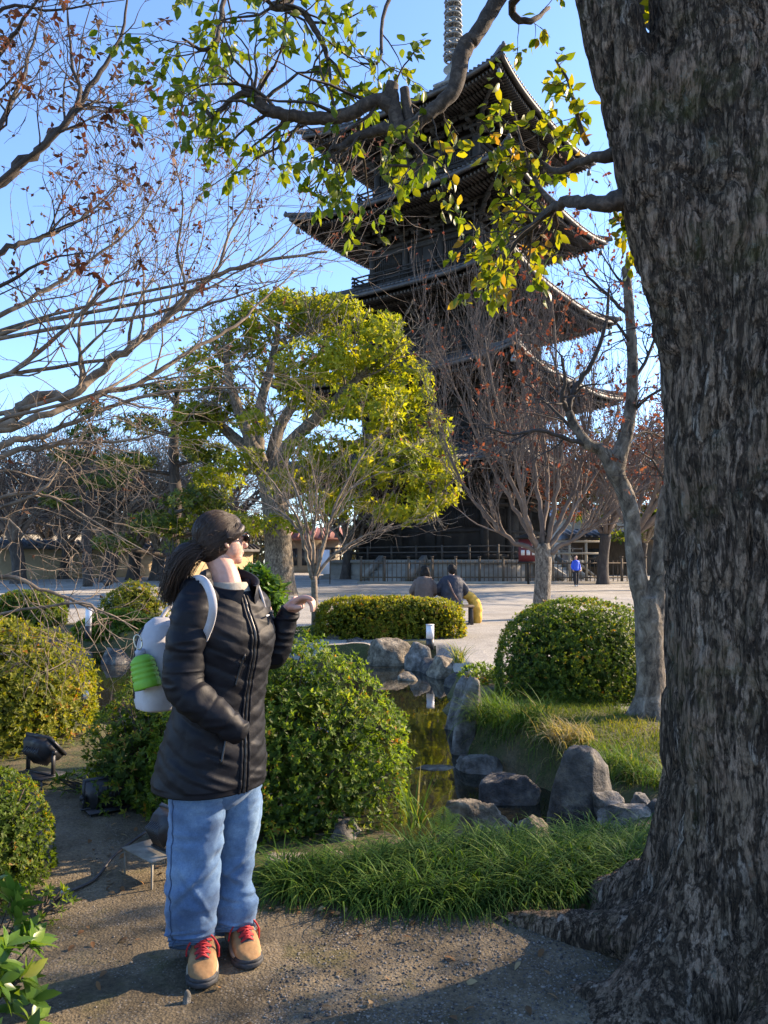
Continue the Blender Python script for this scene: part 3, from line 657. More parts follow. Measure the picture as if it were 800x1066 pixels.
for k, (px, py, w_, h_, lb) in enumerate([(84, 690, 30, 12, 'low dark rock on the far left bank by the lamp post'), (120, 690, 34, 14, 'low dark rock under the leafy bank shrub at left'), (58, 676, 36, 12, 'dark rock at the foot of the far round shrub')]):
    q = G(px, py, WZ); s = q[1] / F; rock('bank_rock', lb, (q[0], q[1], WZ - .04), (w_ * s, .5, h_ * s * 1.3), M_dark, 95 + k, 13, .08, sub=4)
rock('rock', 'tan sunlit rock at the water edge behind the left clipped bush', (-2.55, 6.85, -.3), (.3, .26, .3), M_rock2, 41)
rock('pebble', 'single squarish grey pebble lying in front of the left boot', (*G(195, 1044)[:2], .004), (.03, .026, .036), M_rock, 42, 10, .05, .3, cat='pebble', sub=3)
mb = MB(); kb = thing('kerb_block', 'short rough concrete kerb block at the left end of the mondo grass', 'block', (*G(300, 908)[:2], 0))
bm = bmesh.new(); bmesh.ops.create_cube(bm, size=1); bmesh.ops.bevel(bm, geom=bm.edges[:], offset=.08, segments=2, affect='EDGES'); me = bpy.data.meshes.new('block'); bm.to_mesh(me); bm.free()
o = link_mesh('block', me, simple('rough_concrete', [(.3, (.14, .12, .09)), (.55, (.25, .22, .17)), (.7, (.34, .3, .24))], 25, .95, 60, .8, .006), kb); o.scale = (.2, .13, .1); o.location = (0, 0, .02)

# ================================================================== SHRUBS
L_az = leafmat('azalea_leaf', [(0, (.05, .095, .014)), (.4, (.11, .19, .024)), (.75, (.2, .28, .04)), (.93, (.28, .31, .05)), (.97, (.34, .15, .03)), (1, (.4, .2, .03))], .42, .5)
L_azd = leafmat('clipped_leaf', [(0, (.045, .085, .012)), (.45, (.095, .16, .02)), (.8, (.2, .24, .03)), (.94, (.29, .28, .035)), (1, (.3, .15, .03))], .4, .5)
L_gold = leafmat('gold_green_leaf', [(0, (.07, .1, .012)), (.4, (.19, .21, .02)), (.75, (.34, .32, .03)), (.95, (.4, .28, .04)), (1, (.33, .12, .03))], .4, .5)
L_rhodo = leafmat('broad_glossy_leaf', [(0, (.05, .12, .02)), (.5, (.1, .21, .035)), (.9, (.18, .28, .05)), (1, (.3, .3, .06))], .3, .3)
M_stem = simple('shrub_stem', [(.3, (.03, .022, .015)), (.7, (.09, .068, .048))], 20, .85)
M_core = simple('shrub_inner_twigs', [(.3, (.010, .012, .005)), (.7, (.022, .026, .009))], 20, .95)
def shrub(name, label, c, rad, n, L, W, lm, seed, k=6, fl=.0, bumpy=.14, pw=2.4, cat='shrub', group=None, inner=.3, up=.35, stems=14, zlow=-.3, core=True, fine=False):
    """a dome of leaf rosettes on twigs; c = foot centre, rad = rx, ry, height."""
    g = np.random.default_rng(seed); root = thing(name, label, cat, c, group); c = np.array(c, float); rad = np.array(rad, float)
    d = nrm(g.normal(size=(int(n * 1.8), 3))); d = d[d[:, 2] > zlow][:n]; m = len(d)
    rr = (np.abs(d) ** pw).sum(1) ** (-1 / pw)                                        # superellipsoid
    rr *= 1 + bumpy * fbm(d * 2.6 + seed, 3, seed); lay = np.where(g.random(m) < inner, g.uniform(.55, .9, m), 1 + np.abs(g.normal(size=m)) * .03 - .02)
    pos = d * (rr * lay)[:, None]; cz = fl
    Pp = c + np.column_stack([pos[:, 0] * rad[0], pos[:, 1] * rad[1], (cz + (1 - cz) * pos[:, 2]) * rad[2]])
    Pp = Pp[(Pp[:, 2] > c[2] + .01)]; dd = d[:len(Pp)]
    pos = nrm(Pp - (c + [0, 0, rad[2] * .35])); D = nrm(pos + g.normal(size=pos.shape) * .45 + [0, 0, up])
    if len(Pp) > 900:      # a denser tangle of older leaves inside
        u = nrm(g.normal(size=(int(n * .6), 3))); u = u[u[:, 2] > zlow]; ru = (np.abs(u) ** pw).sum(1) ** (-1 / pw) * g.uniform(.55, .86, len(u)); iu = u * ru[:, None]
        inn_ = c + np.column_stack([iu[:, 0] * rad[0], iu[:, 1] * rad[1], (cz + (1 - cz) * iu[:, 2]) * rad[2]]); inn_ = inn_[inn_[:, 2] > c[2] + .02]
    else: inn_ = None
    mb = MB(); rb = np.clip(.45 + .5 * fbm(Pp * 5, 2, seed + 1) + g.normal(size=len(Pp)) * .2, 0, 1)
    rosettes(mb, g, Pp, D, k, L, W, rbase=rb, fine=fine)
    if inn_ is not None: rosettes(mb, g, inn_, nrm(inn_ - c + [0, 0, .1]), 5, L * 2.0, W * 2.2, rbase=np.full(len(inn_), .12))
    mb.build('foliage', lm, root)
    st = MB(); a = c + np.column_stack([g.normal(size=stems) * rad[0] * .12, g.normal(size=stems) * rad[1] * .12, np.full(stems, -.05)])
    e = Pp[g.integers(0, len(Pp), stems)]; mid = (a * .5 + e * .5) + g.normal(size=a.shape) * rad.min() * .1; q = np.linspace(0, 1, 7)[None, :, None]
    st.tubes((1 - q) ** 2 * a[:, None] + 2 * q * (1 - q) * mid[:, None] + q ** 2 * e[:, None], np.linspace(.013, .004, 7)[None] * np.ones((stems, 1)), 5)
    e2 = Pp[g.integers(0, len(Pp), stems * 12)]; q = np.linspace(0, 1, 3)[None, :, None]; b2 = c + (e2 - c) * .55 + g.normal(size=e2.shape) * .06 * rad.min()
    st.tubes(b2[:, None] * (1 - q) + e2[:, None] * q, np.linspace(.004, .002, 3)[None] * np.ones((len(e2), 1)), 3)
    st.build('stems', M_stem, root)
    return root
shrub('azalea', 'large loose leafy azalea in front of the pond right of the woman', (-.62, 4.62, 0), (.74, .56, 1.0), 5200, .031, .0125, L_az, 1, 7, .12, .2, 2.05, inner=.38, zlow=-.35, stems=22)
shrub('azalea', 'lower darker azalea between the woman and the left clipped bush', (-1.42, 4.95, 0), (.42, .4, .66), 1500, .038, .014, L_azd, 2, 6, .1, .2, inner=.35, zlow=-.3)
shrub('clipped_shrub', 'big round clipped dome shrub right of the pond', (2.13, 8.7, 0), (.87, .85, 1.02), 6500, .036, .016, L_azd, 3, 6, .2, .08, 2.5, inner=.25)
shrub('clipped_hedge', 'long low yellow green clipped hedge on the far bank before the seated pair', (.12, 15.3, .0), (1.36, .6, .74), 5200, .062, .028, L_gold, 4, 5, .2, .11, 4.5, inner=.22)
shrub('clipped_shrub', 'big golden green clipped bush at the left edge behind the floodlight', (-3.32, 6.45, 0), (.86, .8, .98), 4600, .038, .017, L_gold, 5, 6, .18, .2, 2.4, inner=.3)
shrub('clipped_shrub', 'small dense clipped bush at the lower left edge of the path', (-1.88, 3.55, 0), (.34, .36, .50), 3200, .022, .0095, L_azd, 6, 6, .15, .07, 3., inner=.3)
shrub('rhododendron', 'bright broad leaved shrub in the bottom left corner of the path', (-1.3, 2.32, 0), (.26, .3, .5), 170, .082, .036, L_rhodo, 7, 8, .2, .25, 2.2, inner=.4, stems=10, fine=True)
shrub('rhododendron', 'bright broad leaved shrub between the woman and the thick camphor trunk', (-2.45, 15.2, 0), (.55, .5, 1.3), 240, .24, .085, L_rhodo, 8, 8, .2, .2, 2.2, inner=.4, stems=10, fine=True)
shrub('clipped_shrub', 'dark round clipped shrub on the far left bank of the pond', (P(29, 650, 18)[0], 18., 0), (.78, .7, .78), 2200, .07, .03, L_azd, 9, 5, .2, .06, 2.6, inner=.2)
shrub('clipped_shrub', 'brownish rounded shrub on the far bank left of the backpack', (P(138, 650, 18.2)[0], 18.2, 0), (.75, .6, .95), 1500, .07, .03, L_gold, 10, 5, .1, .25, 2.2, inner=.3)
shrub('bank_shrub', 'dark green leafy bank shrub overhanging the water below the brownish shrub', (P(128, 670, 16.8)[0], 16.9, -.25), (1.05, .5, .62), 1500, .09, .035, L_az, 12, 5, .1, .25, 2.2, inner=.3)
shrub('bank_shrub', 'low leafy bank plant right of the leaning stone by the round shrub', (1.2, 9.6, -.02), (.28, .3, .2), 170, .06, .024, L_az, 13, 6, .1, .3, inner=.3, stems=6)
shrub('moss_mound', 'low bright mossy mound at the left end of the hedge', (P(326, 660, 15.6)[0], 15.6, 0), (.55, .5, .16), 1100, .03, .014, L_rhodo, 14, 5, .1, .15, inner=.1, stems=3)
shrub('weeds', 'small leafy weeds at the foot of the left floodlight', (-1.75, 5.0, 0), (.3, .2, .14), 130, .05, .016, L_az, 15, 5, .1, .4, inner=.3, stems=5, cat='weed')
shrub('weeds', 'small leafy weeds at the foot of the lower left clipped bush', (-1.42, 3.3, 0), (.13, .12, .1), 60, .035, .012, L_az, 16, 5, .1, .4, inner=.3, stems=4, cat='weed')

# ================================================================== GRASSES
L_mondo = leafmat('mondo_blade', [(0, (.02, .06, .010)), (.5, (.045, .12, .018)), (.75, (.12, .22, .04)), (1, (.2, .28, .06))], .3, .6, None, .12)
L_grass = leafmat('turf_blade', [(0, (.08, .13, .015)), (.45, (.16, .2, .025)), (.7, (.28, .26, .05)), (1, (.42, .31, .13))], .3, .7, None, .1)
L_sedge = leafmat('sedge_blade', [(0, (.05, .12, .02)), (.55, (.11, .2, .035)), (.8, (.2, .24, .06)), (1, (.42, .34, .17))], .3, .6, None, .12)
L_straw = leafmat('straw_blade', [(0, (.25, .2, .1)), (1, (.45, .37, .2))], .3, .6)
def blades(mb, g, B, L, Wd, lean, rb, segs=4, drop=1.1, sag=None):
    n = len(B); a = g.uniform(0, 2 * math.pi, n); out = np.stack([np.cos(a), np.sin(a), np.zeros(n)], -1)
    if sag is not None: out = nrm(out + np.asarray(sag))
    L = np.broadcast_to(L, (n,)) * g.uniform(.6, 1.15, n); th0 = np.abs(g.normal(size=n)) * lean * .5 + .08; th1 = th0 + drop * g.uniform(.5, 1.4, n)
    p = np.array(B, float); sd = np.cross(out, [0, 0, 1.]); rows = []
    for i in range(segs + 1):
        wd = Wd * (1 - (i / segs) ** 2 * .95) * .5; rows.append(np.stack([p - sd * wd, p + sd * wd], 1))
        th = th0 + (th1 - th0) * (i + .5) / segs; p = p + (out * np.sin(th)[:, None] + np.array([0, 0, 1.]) * np.cos(th)[:, None]) * (L / segs)[:, None]
    V = np.stack(rows, 1); k = segs + 1; q = np.array([[i * 2, i * 2 + 1, i * 2 + 3, i * 2 + 2] for i in range(segs)])
    mb.add(V.reshape(-1, 3), (q[None] + (np.arange(n) * k * 2)[:, None, None]).reshape(-1, 4), rnd=np.repeat(np.clip(rb, 0, 1), k * 2))
def inpoly(g, poly, n):
    poly = np.array(poly); lo, hi = poly.min(0), poly.max(0); o = np.zeros((0, 2))
    while len(o) < n:
        q = g.uniform(lo, hi, (n * 2, 2)); o = np.vstack([o, q[poly_sd(q, poly) < 0]])
    return o[:n]
g = np.random.default_rng(5)
mp_ = [(-.44, 3.46), (-.1, 3.34), (.35, 3.3), (.75, 3.36), (1.05, 3.45), (1.3, 3.6), (1.5, 3.9), (1.4, 4.12), (1.0, 4.1), (.6, 3.95), (.2, 3.8), (-.2, 3.72), (-.52, 3.7)]
cl = inpoly(g, mp_, 330); mb = MB()
for q in cl:
    n = 50; off = g.normal(size=(n, 2)) * .025; B = np.column_stack([q + off, np.full(n, hz(*q) - .01)])
    blades(mb, g, B, .28, .0064, 1.2, .42 + .2 * g.normal() + g.normal(size=n) * .26, 6, 2.5)
tag(mb.build('mondo_grass', L_mondo), 'thick drooping dark green mondo grass bordering the gravel path', None, None, 'stuff')
# turf on the right bank
tp = [(1.6, 5.6), (1.5, 6.3), (1.1, 7.1), (.95, 8), (1.3, 8.9), (2.2, 9.2), (3.4, 8.6), (3.3, 6.), (2.6, 5.1), (1.75, 5.0), (1.65, 5.3)]
q = inpoly(g, tp, 16000); q = q[(vn(np.column_stack([q * 2.2, np.zeros(len(q))]), 4) > -.55) | (g.random(len(q)) < .3)]
q = q[(q[:, 0] < 2.25 + .25 * g.random(len(q))) | (q[:, 1] < 5.5)]
B = np.column_stack([q, hgt(q[:, 0], q[:, 1]) - .005]); mb = MB()
dry = .5 + .55 * vn(np.column_stack([q * 1.6, np.zeros(len(q))]), 9) + np.where((q[:, 0] > 1.9) & (q[:, 1] < 7.4), .18, 0)
blades(mb, g, B, .085, .007, .9, dry + g.normal(size=len(q)) * .15, 2, 1.0)
tag(mb.build('turf_grass', L_grass), 'short patchy green and straw turf on the right bank', None, None, 'stuff')
# drooping sedge tufts over the bank edge
def tuft(label, c, n, L, wd, mat, seed, spread=.06, drop=1.6, lean=.7, sag=None, base=.4, cat='grass tuft', name='sedge_tuft', group=None):
    g = np.random.default_rng(seed); mb = MB(); B = np.column_stack([g.normal(size=(n, 2)) * spread + np.array(c[:2]), np.full(n, c[2])])
    blades(mb, g, B - np.array(c), L, wd, lean, base + g.normal(size=n) * .2, 6, drop, sag); o = mb.build(name, mat); o.location = c
    return tag(o, label, cat, group)
for k, (x, y, lb, L, n) in enumerate([(1.02, 7.2, 'large green sedge tuft arching right of the tall upright slab', .5, 330), (1.28, 6.85, 'sedge tuft spilling towards the water above the flat pale rock', .42, 260),
        (1.5, 6.35, 'straw coloured grass clump hanging at the bank edge behind the boulder', .36, 260), (1.66, 5.6, 'grass clump on the bank edge right of the boulder', .33, 240), (1.95, 5.15, 'grass clump beside the flat slab by the big trunk', .3, 240)]):
    tuft(lb, (x, y, hz(x, y) - .02), n, L, .008, L_straw if k == 2 else L_sedge, 20 + k, .1, 1.7, .8, (-.5, -.3, 0), .45)
tuft('small iris clump with upright blades beside the fern', (.18, 4.32, 0.02), 26, .3, .011, L_sedge, 30, .04, .9, .5, None, .5, 'plant', 'iris_clump')
tuft('bright blades sprouting below the white path light', (*G(478, 690, 0)[:2], 0), 40, .4, .02, L_sedge, 31, .05, 1., .6, None, .8, 'plant', 'iris_clump')
# dead and green blades hanging over the bare bank
seg = np.array([(1.75, 5.35), (1.6, 5.75), (1.5, 6.25), (1.3, 6.7), (1.05, 7.05), (.95, 7.4)]); t_ = g.random(900) * 4.999; k_ = t_.astype(int); q = seg[k_] + (seg[k_ + 1] - seg[k_]) * (t_ - k_)[:, None] + g.normal(size=(900, 2)) * .07
mb = MB(); blades(mb, g, np.column_stack([q, hgt(q[:, 0], q[:, 1]) + .0]), .26, .006, 1.2, np.clip(.5 + .35 * g.normal(size=900), 0, 1), 6, 2.4, (-1.2, -.9, 0)); tag(mb.build('bank_fringe_grass', L_sedge), None, None, None, 'stuff')
# fern frond
mb = MB(); fc = np.array(G(462, 872, .05)); 
for k in range(3):
    a = [0, .9, -1.0][k]; sc = [1., .8, .7][k]; t_ = np.linspace(0, 1, 15)
    ax_ = fc + np.stack([np.sin(a) * .06 * t_ * sc * (1 + t_), -.03 * t_, .2 * sc * t_ - .04 * t_ ** 2], -1); mb.tubes(ax_, np.full(15, .0018), 4, rnd=.4)
    d = nrm(np.gradient(ax_, axis=0))
    for sgn in (-1, 1):
        dd = nrm(np.cross(d, [0, -1, .2]) * sgn + d * .45); leaves(mb, ax_[2:], dd[2:], np.tile([0, -1, .3], (13, 1)), .055 * sc * np.sin(np.pi * np.linspace(.3, .97, 13)) + .006, .0065, .6 + .2 * g.random(13))
tag(mb.build('fern', L_rhodo), 'small upright fern at the water edge above the mondo grass', 'fern')
# fallen leaves and loose grit
L_dead = leafmat('fallen_leaf', [(0, (.10, .05, .025)), (.5, (.26, .12, .05)), (.8, (.36, .19, .08)), (1, (.4, .32, .18))], .1, .7)
q = np.vstack([inpoly(g, [(-.5, 3.28), (.95, 3.16), (1, 3.36), (-.4, 3.44)], 120), inpoly(g, [(-1.4, 3.0), (-.5, 3.0), (-.4, 4.4), (-1.6, 4.6)], 80), inpoly(g, [(-1.2, 2.2), (.8, 2.2), (.9, 3.2), (-1.2, 3.2)], 45), inpoly(g, [(1.2, 5.2), (2.4, 5.2), (2.6, 7.4), (1.2, 7.6)], 60)])
n = len(q); B = np.column_stack([q, hgt(q[:, 0], q[:, 1]) + .012]); mb = MB(); d = g.normal(size=(n, 3)); d[:, 2] *= .15; nn = g.normal(size=(n, 3)) * .25 + [0, 0, 1]
leaves(mb, B, d, nn, g.uniform(.02, .05, n), g.uniform(.012, .024, n), g.random(n), True, .3); tag(mb.build('fallen_leaves', L_dead), None, None, None, 'stuff')
def grit(name, poly, n, s0, s1, mat, seed):
    g = np.random.default_rng(seed); q = inpoly(g, poly, n); bm = bmesh.new(); bmesh.ops.create_icosphere(bm, subdivisions=1, radius=1); D = np.array([v.co[:] for v in bm.verts]); T = np.array([[v.index for v in f.verts] for f in bm.faces]); bm.free()
    s = g.uniform(s0, s1, n) ** 1.0; s = s0 + (s1 - s0) * g.random(n) ** 3; sc = s[:, None] * np.column_stack([g.uniform(.7, 1.3, n), g.uniform(.7, 1.3, n), g.uniform(.45, .8, n)])
    V = D[None] * sc[:, None] * (1 + .25 * g.normal(size=(n, len(D), 1))) + np.column_stack([q, hgt(q[:, 0], q[:, 1]) + s * .15])[:, None]
    mb = MB(); mb.add(V.reshape(-1, 3), None, (T[None] + (np.arange(n) * len(D))[:, None, None]).reshape(-1, 3), np.repeat(g.random(n), len(D)))
    return tag(mb.build(name, mat), None, None, None, 'stuff')
m, t, b = mat_new('grit_stone'); at = nd(t, 'ShaderNodeAttribute', attribute_name='rnd')
t.links.new(ramp(t, at.outputs['Fac'], [(0, (.04, .04, .042)), (.4, (.10, .095, .088)), (.75, (.17, .155, .135)), (1, (.26, .235, .2))]), b.inputs['Base Color']); b.inputs['Roughness'].default_value = 1.; b.inputs['Specular IOR Level'].default_value = .05; M_grit = m
grit('loose_gravel', [(-.35, 2.1), (1.1, 2.1), (1.0, 3.2), (-.2, 3.25), (-.4, 2.8)], 9000, .002, .0062, M_grit, 3)
grit('path_grit', [(-1.5, 2.1), (-.3, 2.1), (-.3, 3.5), (-1.2, 4.4), (-1.7, 3.8)], 1500, .0016, .005, M_grit, 4)
# ================================================================== TREES BEHIND
L_cam = leafmat('camphor_leaf', [(0, (.09, .125, .012)), (.4, (.19, .235, .02)), (.75, (.33, .34, .03)), (1, (.44, .38, .06))], .5, .45)
L_pine = leafmat('pine_needles', [(0, (.03, .055, .012)), (.5, (.085, .13, .025)), (1, (.2, .22, .04))], .35, .5)
L_red = leafmat('red_maple_leaf', [(0, (.10, .035, .025)), (.5, (.2, .075, .045)), (1, (.3, .145, .075))], .35, .6, (1.5, .9, .6))
L_brown = leafmat('withered_maple_leaf', [(0, (.05, .024, .017)), (.6, (.13, .062, .042)), (1, (.24, .13, .075))], .3, .7, (1.4, .9, .7))
def crown(name, lm, root, g, C, D, k, L, W, mb=None, rb=None):
    mb = mb or MB(); rosettes(mb, g, C, D, k, L, W, (.6, 1.6), .15, rb); return mb.build(name, lm, root)
def blob_pts(g, blobs, n):
    """points in the shells of ellipsoid clumps (centre, radii)."""
    wts = np.array([b[1][0] * b[1][2] for b in blobs]); wts = wts / wts.sum(); o, d = [], []
    for (c, r), w_ in zip(blobs, wts):
        m = int(n * w_); u = nrm(g.normal(size=(m, 3))); s = g.uniform(.45, 1.05, m) ** .6; s *= 1 + .35 * fbm(u * 2. + np.array(c), 3, 2)
        o.append(np.array(c) + u * np.array(r) * s[:, None]); d.append(u)
    return np.vstack(o), np.vstack(d)
# ---- camphor tree
g = np.random.default_rng(11); CY = 32.; S = CY / F
ct = thing('camphor_tree', 'broad yellow green evergreen tree with a thick pale trunk left of the pagoda', 'tree', (*P(291, 620, CY)[:2], .12))
pc = lambda px, py, dy=0.: P(px, py, CY + dy)
tw = Twigs(3); 
tr = tw.limb([pc(292, 625), pc(291, 605), pc(290, 570), pc(287, 530), pc(281, 492)], [.8, .64, .56, .54, .5], 14)
tw.mesh().build('trunk', M_bark, ct, True)
tw = Twigs(4); cfg = dict(n=[4, 4, 4], k=5, jit=.2, up=(0, 0, .05), ang=.75, lr=(.55, .8), rmin=.02)
limbs = [[(283, 500), (268, 470), (272, 420), (285, 370), (290, 335)], [(285, 505), (300, 465), (335, 430), (372, 395), (400, 370)], [(278, 500), (250, 462), (225, 440), (205, 428)],
         [(288, 520), (330, 500), (380, 492), (430, 500), (460, 515)], [(284, 495), (290, 450), (325, 390), (345, 345)], [(281, 500), (258, 450), (240, 400), (235, 360)], [(290, 510), (345, 480), (400, 450), (440, 460)]]
for k, l in enumerate(limbs):
    dy = [0, -2, 1, -2.5, 2, -1, 1.5][k]; n = len(l); c = tw.limb([pc(x, y, dy * i / (n - 1)) for i, (x, y) in enumerate(l)], np.linspace(.34, .09, n), 8, 5, .15)
    tw.along(c, 9, 1.7, 2, cfg, .3)
tw.mesh().build('branches', M_bark, ct, True)
bl = [(290, 330, 55, 26, 0), (345, 335, 45, 24, 1), (385, 360, 42, 28, -2), (420, 400, 34, 30, -1), (440, 455, 30, 30, -1.5), (330, 375, 44, 22, -2.5), (380, 425, 40, 26, -3), (452, 505, 32, 26, -2), (395, 480, 46, 26, -3), (330, 470, 36, 20, -2.5), (350, 520, 40, 18, -2), (420, 530, 36, 14, -2.5),
      (250, 350, 36, 26, 0), (215, 385, 34, 28, .5), (240, 420, 34, 20, 1), (205, 440, 30, 24, 0), (330, 430, 24, 16, 2), (365, 385, 40, 22, 2), (290, 385, 30, 18, 1.5), (225, 500, 30, 16, 1), (255, 480, 26, 14, -1), (345, 320, 34, 14, 0), (295, 312, 30, 10, 1), (460, 480, 20, 20, 0), (250, 545, 30, 12, -1.5), (215, 540, 28, 12, 0), (265, 440, 22, 12, -2.5), (308, 412, 22, 12, -2), (300, 545, 26, 10, -2.5), (300, 500, 26, 14, -2), (400, 340, 22, 16, 0)]
C, D = blob_pts(g, [(pc(x, y, dy), (a * S, a * S * .8, b * S)) for x, y, a, b, dy in bl], 4900)
crown('foliage', L_cam, ct, g, C, D + [0, 0, .3], 6, .27, .11, rb=np.clip(.5 + .45 * fbm(C * .8, 2, 3) + g.normal(size=len(C)) * .12, 0, 1))
# ---- bare vase-shaped maple behind the dome shrub
MY = 20.; mt_ = thing('bare_maple', 'bare vase shaped maple with reddish twigs behind the round clipped shrub', 'tree', (*P(565, 640, MY)[:2], 0)); pm_ = lambda px, py, dy=0.: P(px, py, MY + dy)
tw = Twigs(8); tw.limb([pm_(563, 648), pm_(563, 640), pm_(565, 612), pm_(566, 585), pm_(564, 566)], [.3, .235, .21, .21, .21], 12); tw.mesh().build('trunk', M_bark, mt_, True)
tw = Twigs(9); cfg = dict(n=[3, 4, 4], k=5, jit=.1, up=(0, 0, .14), ang=.42, lr=(.55, .85), rmin=.007, t0=.2)
for k, l in enumerate([[(562, 572), (545, 545), (520, 500), (495, 450), (470, 395), (445, 345)], [(560, 570), (540, 520), (520, 460), (505, 400), (490, 330)], [(565, 570), (560, 510), (550, 440), (540, 370), (530, 310)], [(568, 570), (580, 520), (585, 450), (580, 380), (575, 310)],
        [(570, 572), (590, 545), (610, 510), (630, 470), (645, 420)], [(570, 575), (600, 560), (640, 530), (680, 500)], [(562, 575), (530, 560), (500, 530), (470, 480), (455, 420)], [(564, 570), (570, 500), (562, 420), (555, 350)], [(567, 572), (600, 500), (615, 430), (620, 360)], [(561, 574), (545, 530), (535, 470), (515, 410), (505, 350)]]):
    dy = [0, -1, 1.2, -.8, .6, -.5, .3, 2, 1.5, -2][k]; n = len(l); c = tw.limb([pm_(x, y, dy * i / (n - 1)) for i, (x, y) in enumerate(l)], np.linspace(.07, .011, n), 7, 5, .5)
    tw.along(c, 24, 1.2, 2, cfg, .25, 1., (0, 0, .5))
tw.mesh().build('branches', M_redtwig, mt_, True)
C, D = tw.tipsarr(); g = np.random.default_rng(2); sel = g.random(len(C)) < .07
crown('foliage', L_red, mt_, g, C[sel], D[sel] + [0, 0, -.6], 2, .085, .06)
# ---- maple on the right bank with its forked grey trunk
RY = 7.25; rt = thing('forked_maple', 'grey double stemmed maple with sparse red leaves right of the round shrub', 'tree', (*P(678, 748, RY)[:2], 0)); pr_ = lambda px, py, dy=0.: P(px, py, RY + dy)
tb = MB()
tb.path([pr_(676, 760), pr_(677, 735), pr_(678, 700), pr_(676, 650), pr_(673, 622)], [.175, .145, .127, .13, .115], 20)
tb.path([pr_(673, 640), pr_(664, 600), pr_(659, 560), pr_(657, 535), pr_(650, 512), (pr_(640, 490))], [.09, .085, .078, .078, .075, .075], 16)
tb.path([pr_(684, 655), pr_(686, 600), pr_(690, 560), pr_(697, 510), pr_(712, 440, .1), pr_(735, 360, .2), pr_(745, 270, .3)], [.095, .082, .078, .076, .066, .053, .038], 16)
tb.path([pr_(640, 492), pr_(648, 465), pr_(656, 430), pr_(659, 380), pr_(656, 330), pr_(652, 277)], [.085, .07, .06, .052, .047, .044], 14)
tb.path([pr_(642, 495), pr_(628, 470), pr_(612, 462), pr_(600, 446), pr_(592, 428)], [.08, .065, .052, .046, .04], 14)
for a in range(7): q = a * .9 + .3; tb.path([pr_(678, 715), pr_(677, 740) + [.12 * math.cos(q), .12 * math.sin(q), 0], pr_(677, 752) + [.25 * math.cos(q), .25 * math.sin(q), -.02]], [.1, .075, .03], 10)
def bdisp(V, N): return V + N * (.012 * fbm(V * [9, 9, 4], 3, 4) + .006 * fbm(V * 30, 3, 6))[:, None]
tb.remesh('trunk', M_bark, rt, .013, 5, bdisp)
tw = Twigs(15); cfg = dict(n=[3, 3, 4], k=5, jit=.22, up=(0, 0, .04), ang=.8, lr=(.5, .8), rmin=.0022)
ls = [([(592, 428), (598, 405), (615, 380), (630, 340), (634, 300)], .034, 0), ([(593, 430), (585, 415), (588, 395), (585, 370)], .03, -.2), ([(612, 464), (585, 455), (560, 448), (535, 452), (505, 445)], .024, -.3), ([(655, 330), (630, 305), (610, 285), (600, 265)], .02, .2), ([(652, 278), (664, 272), (676, 268)], .024, 0),
      ([(657, 400), (675, 370), (690, 330), (700, 300)], .02, .3), ([(656, 430), (680, 410), (705, 400)], .02, -.3), ([(659, 360), (640, 335), (622, 325)], .018, -.2), ([(600, 450), (575, 425), (555, 405), (540, 395)], .018, .4), ([(648, 465), (670, 450), (690, 455)], .018, .3), ([(652, 300), (640, 285), (625, 262)], .015, 0), ([(697, 510), (680, 480), (665, 470)], .015, -.3)]
for l, r0, dy in ls:
    n = len(l); c = tw.limb([pr_(x, y, dy * i / (n - 1)) for i, (x, y) in enumerate(l)], np.linspace(r0, r0 * .35, n), 7, 5, .2); tw.along(c, 8, .5, 2, cfg, .1)
c = tw.limb([pr_(712, 440, .1), pr_(735, 360, .2), pr_(745, 270, .3)], [.05, .04, .03], 7); tw.along(c, 10, .8, 2, cfg, .1, 1., (-1, 0, 0))
tw.mesh().build('branches', M_dtwig, rt, True)
C, D = tw.tipsarr(); g = np.random.default_rng(3); sel = g.random(len(C)) < .3
crown('foliage', L_red, rt, g, C[sel], D[sel] + [0, 0, -.8], 2, .05, .035)
# ---- little bare tree at the far bank
SY = 15.9; st_ = thing('small_bare_tree', 'slender young bare tree on the far bank between the raised hand and the hedge', 'tree', (*P(329, 655, SY)[:2], 0)); ps_ = lambda px, py, dy=0.: P(px, py, SY + dy)
tw = Twigs(21); cfg = dict(n=[3, 3, 3], k=5, jit=.14, up=(0, 0, .06), ang=.55, lr=(.55, .85), rmin=.0045)
tw.limb([ps_(329, 660), ps_(328, 630), ps_(327, 600)], [.1, .07, .065], 10); tw.mesh().build('trunk', M_twig, st_, True); tw = Twigs(22)
for k, l in enumerate([[(327, 605), (318, 575), (312, 545), (290, 510), (265, 480)], [(327, 603), (335, 575), (345, 540), (365, 510), (400, 490)], [(328, 600), (326, 560), (330, 520), (322, 470)], [(326, 600), (316, 560), (295, 535), (262, 520), (235, 525)], [(328, 604), (345, 580), (375, 560), (410, 545)], [(327, 602), (340, 560), (352, 520), (380, 470), (395, 455)], [(326, 598), (318, 540), (300, 490), (280, 450)]]):
    n = len(l); c = tw.limb([ps_(x, y, (k - 3) * .25 * i / (n - 1)) for i, (x, y) in enumerate(l)], np.linspace(.042, .008, n), 6, 5, .3); tw.along(c, 9, .9, 2, cfg, .2)
tw.mesh().build('branches', M_twig, st_, True)
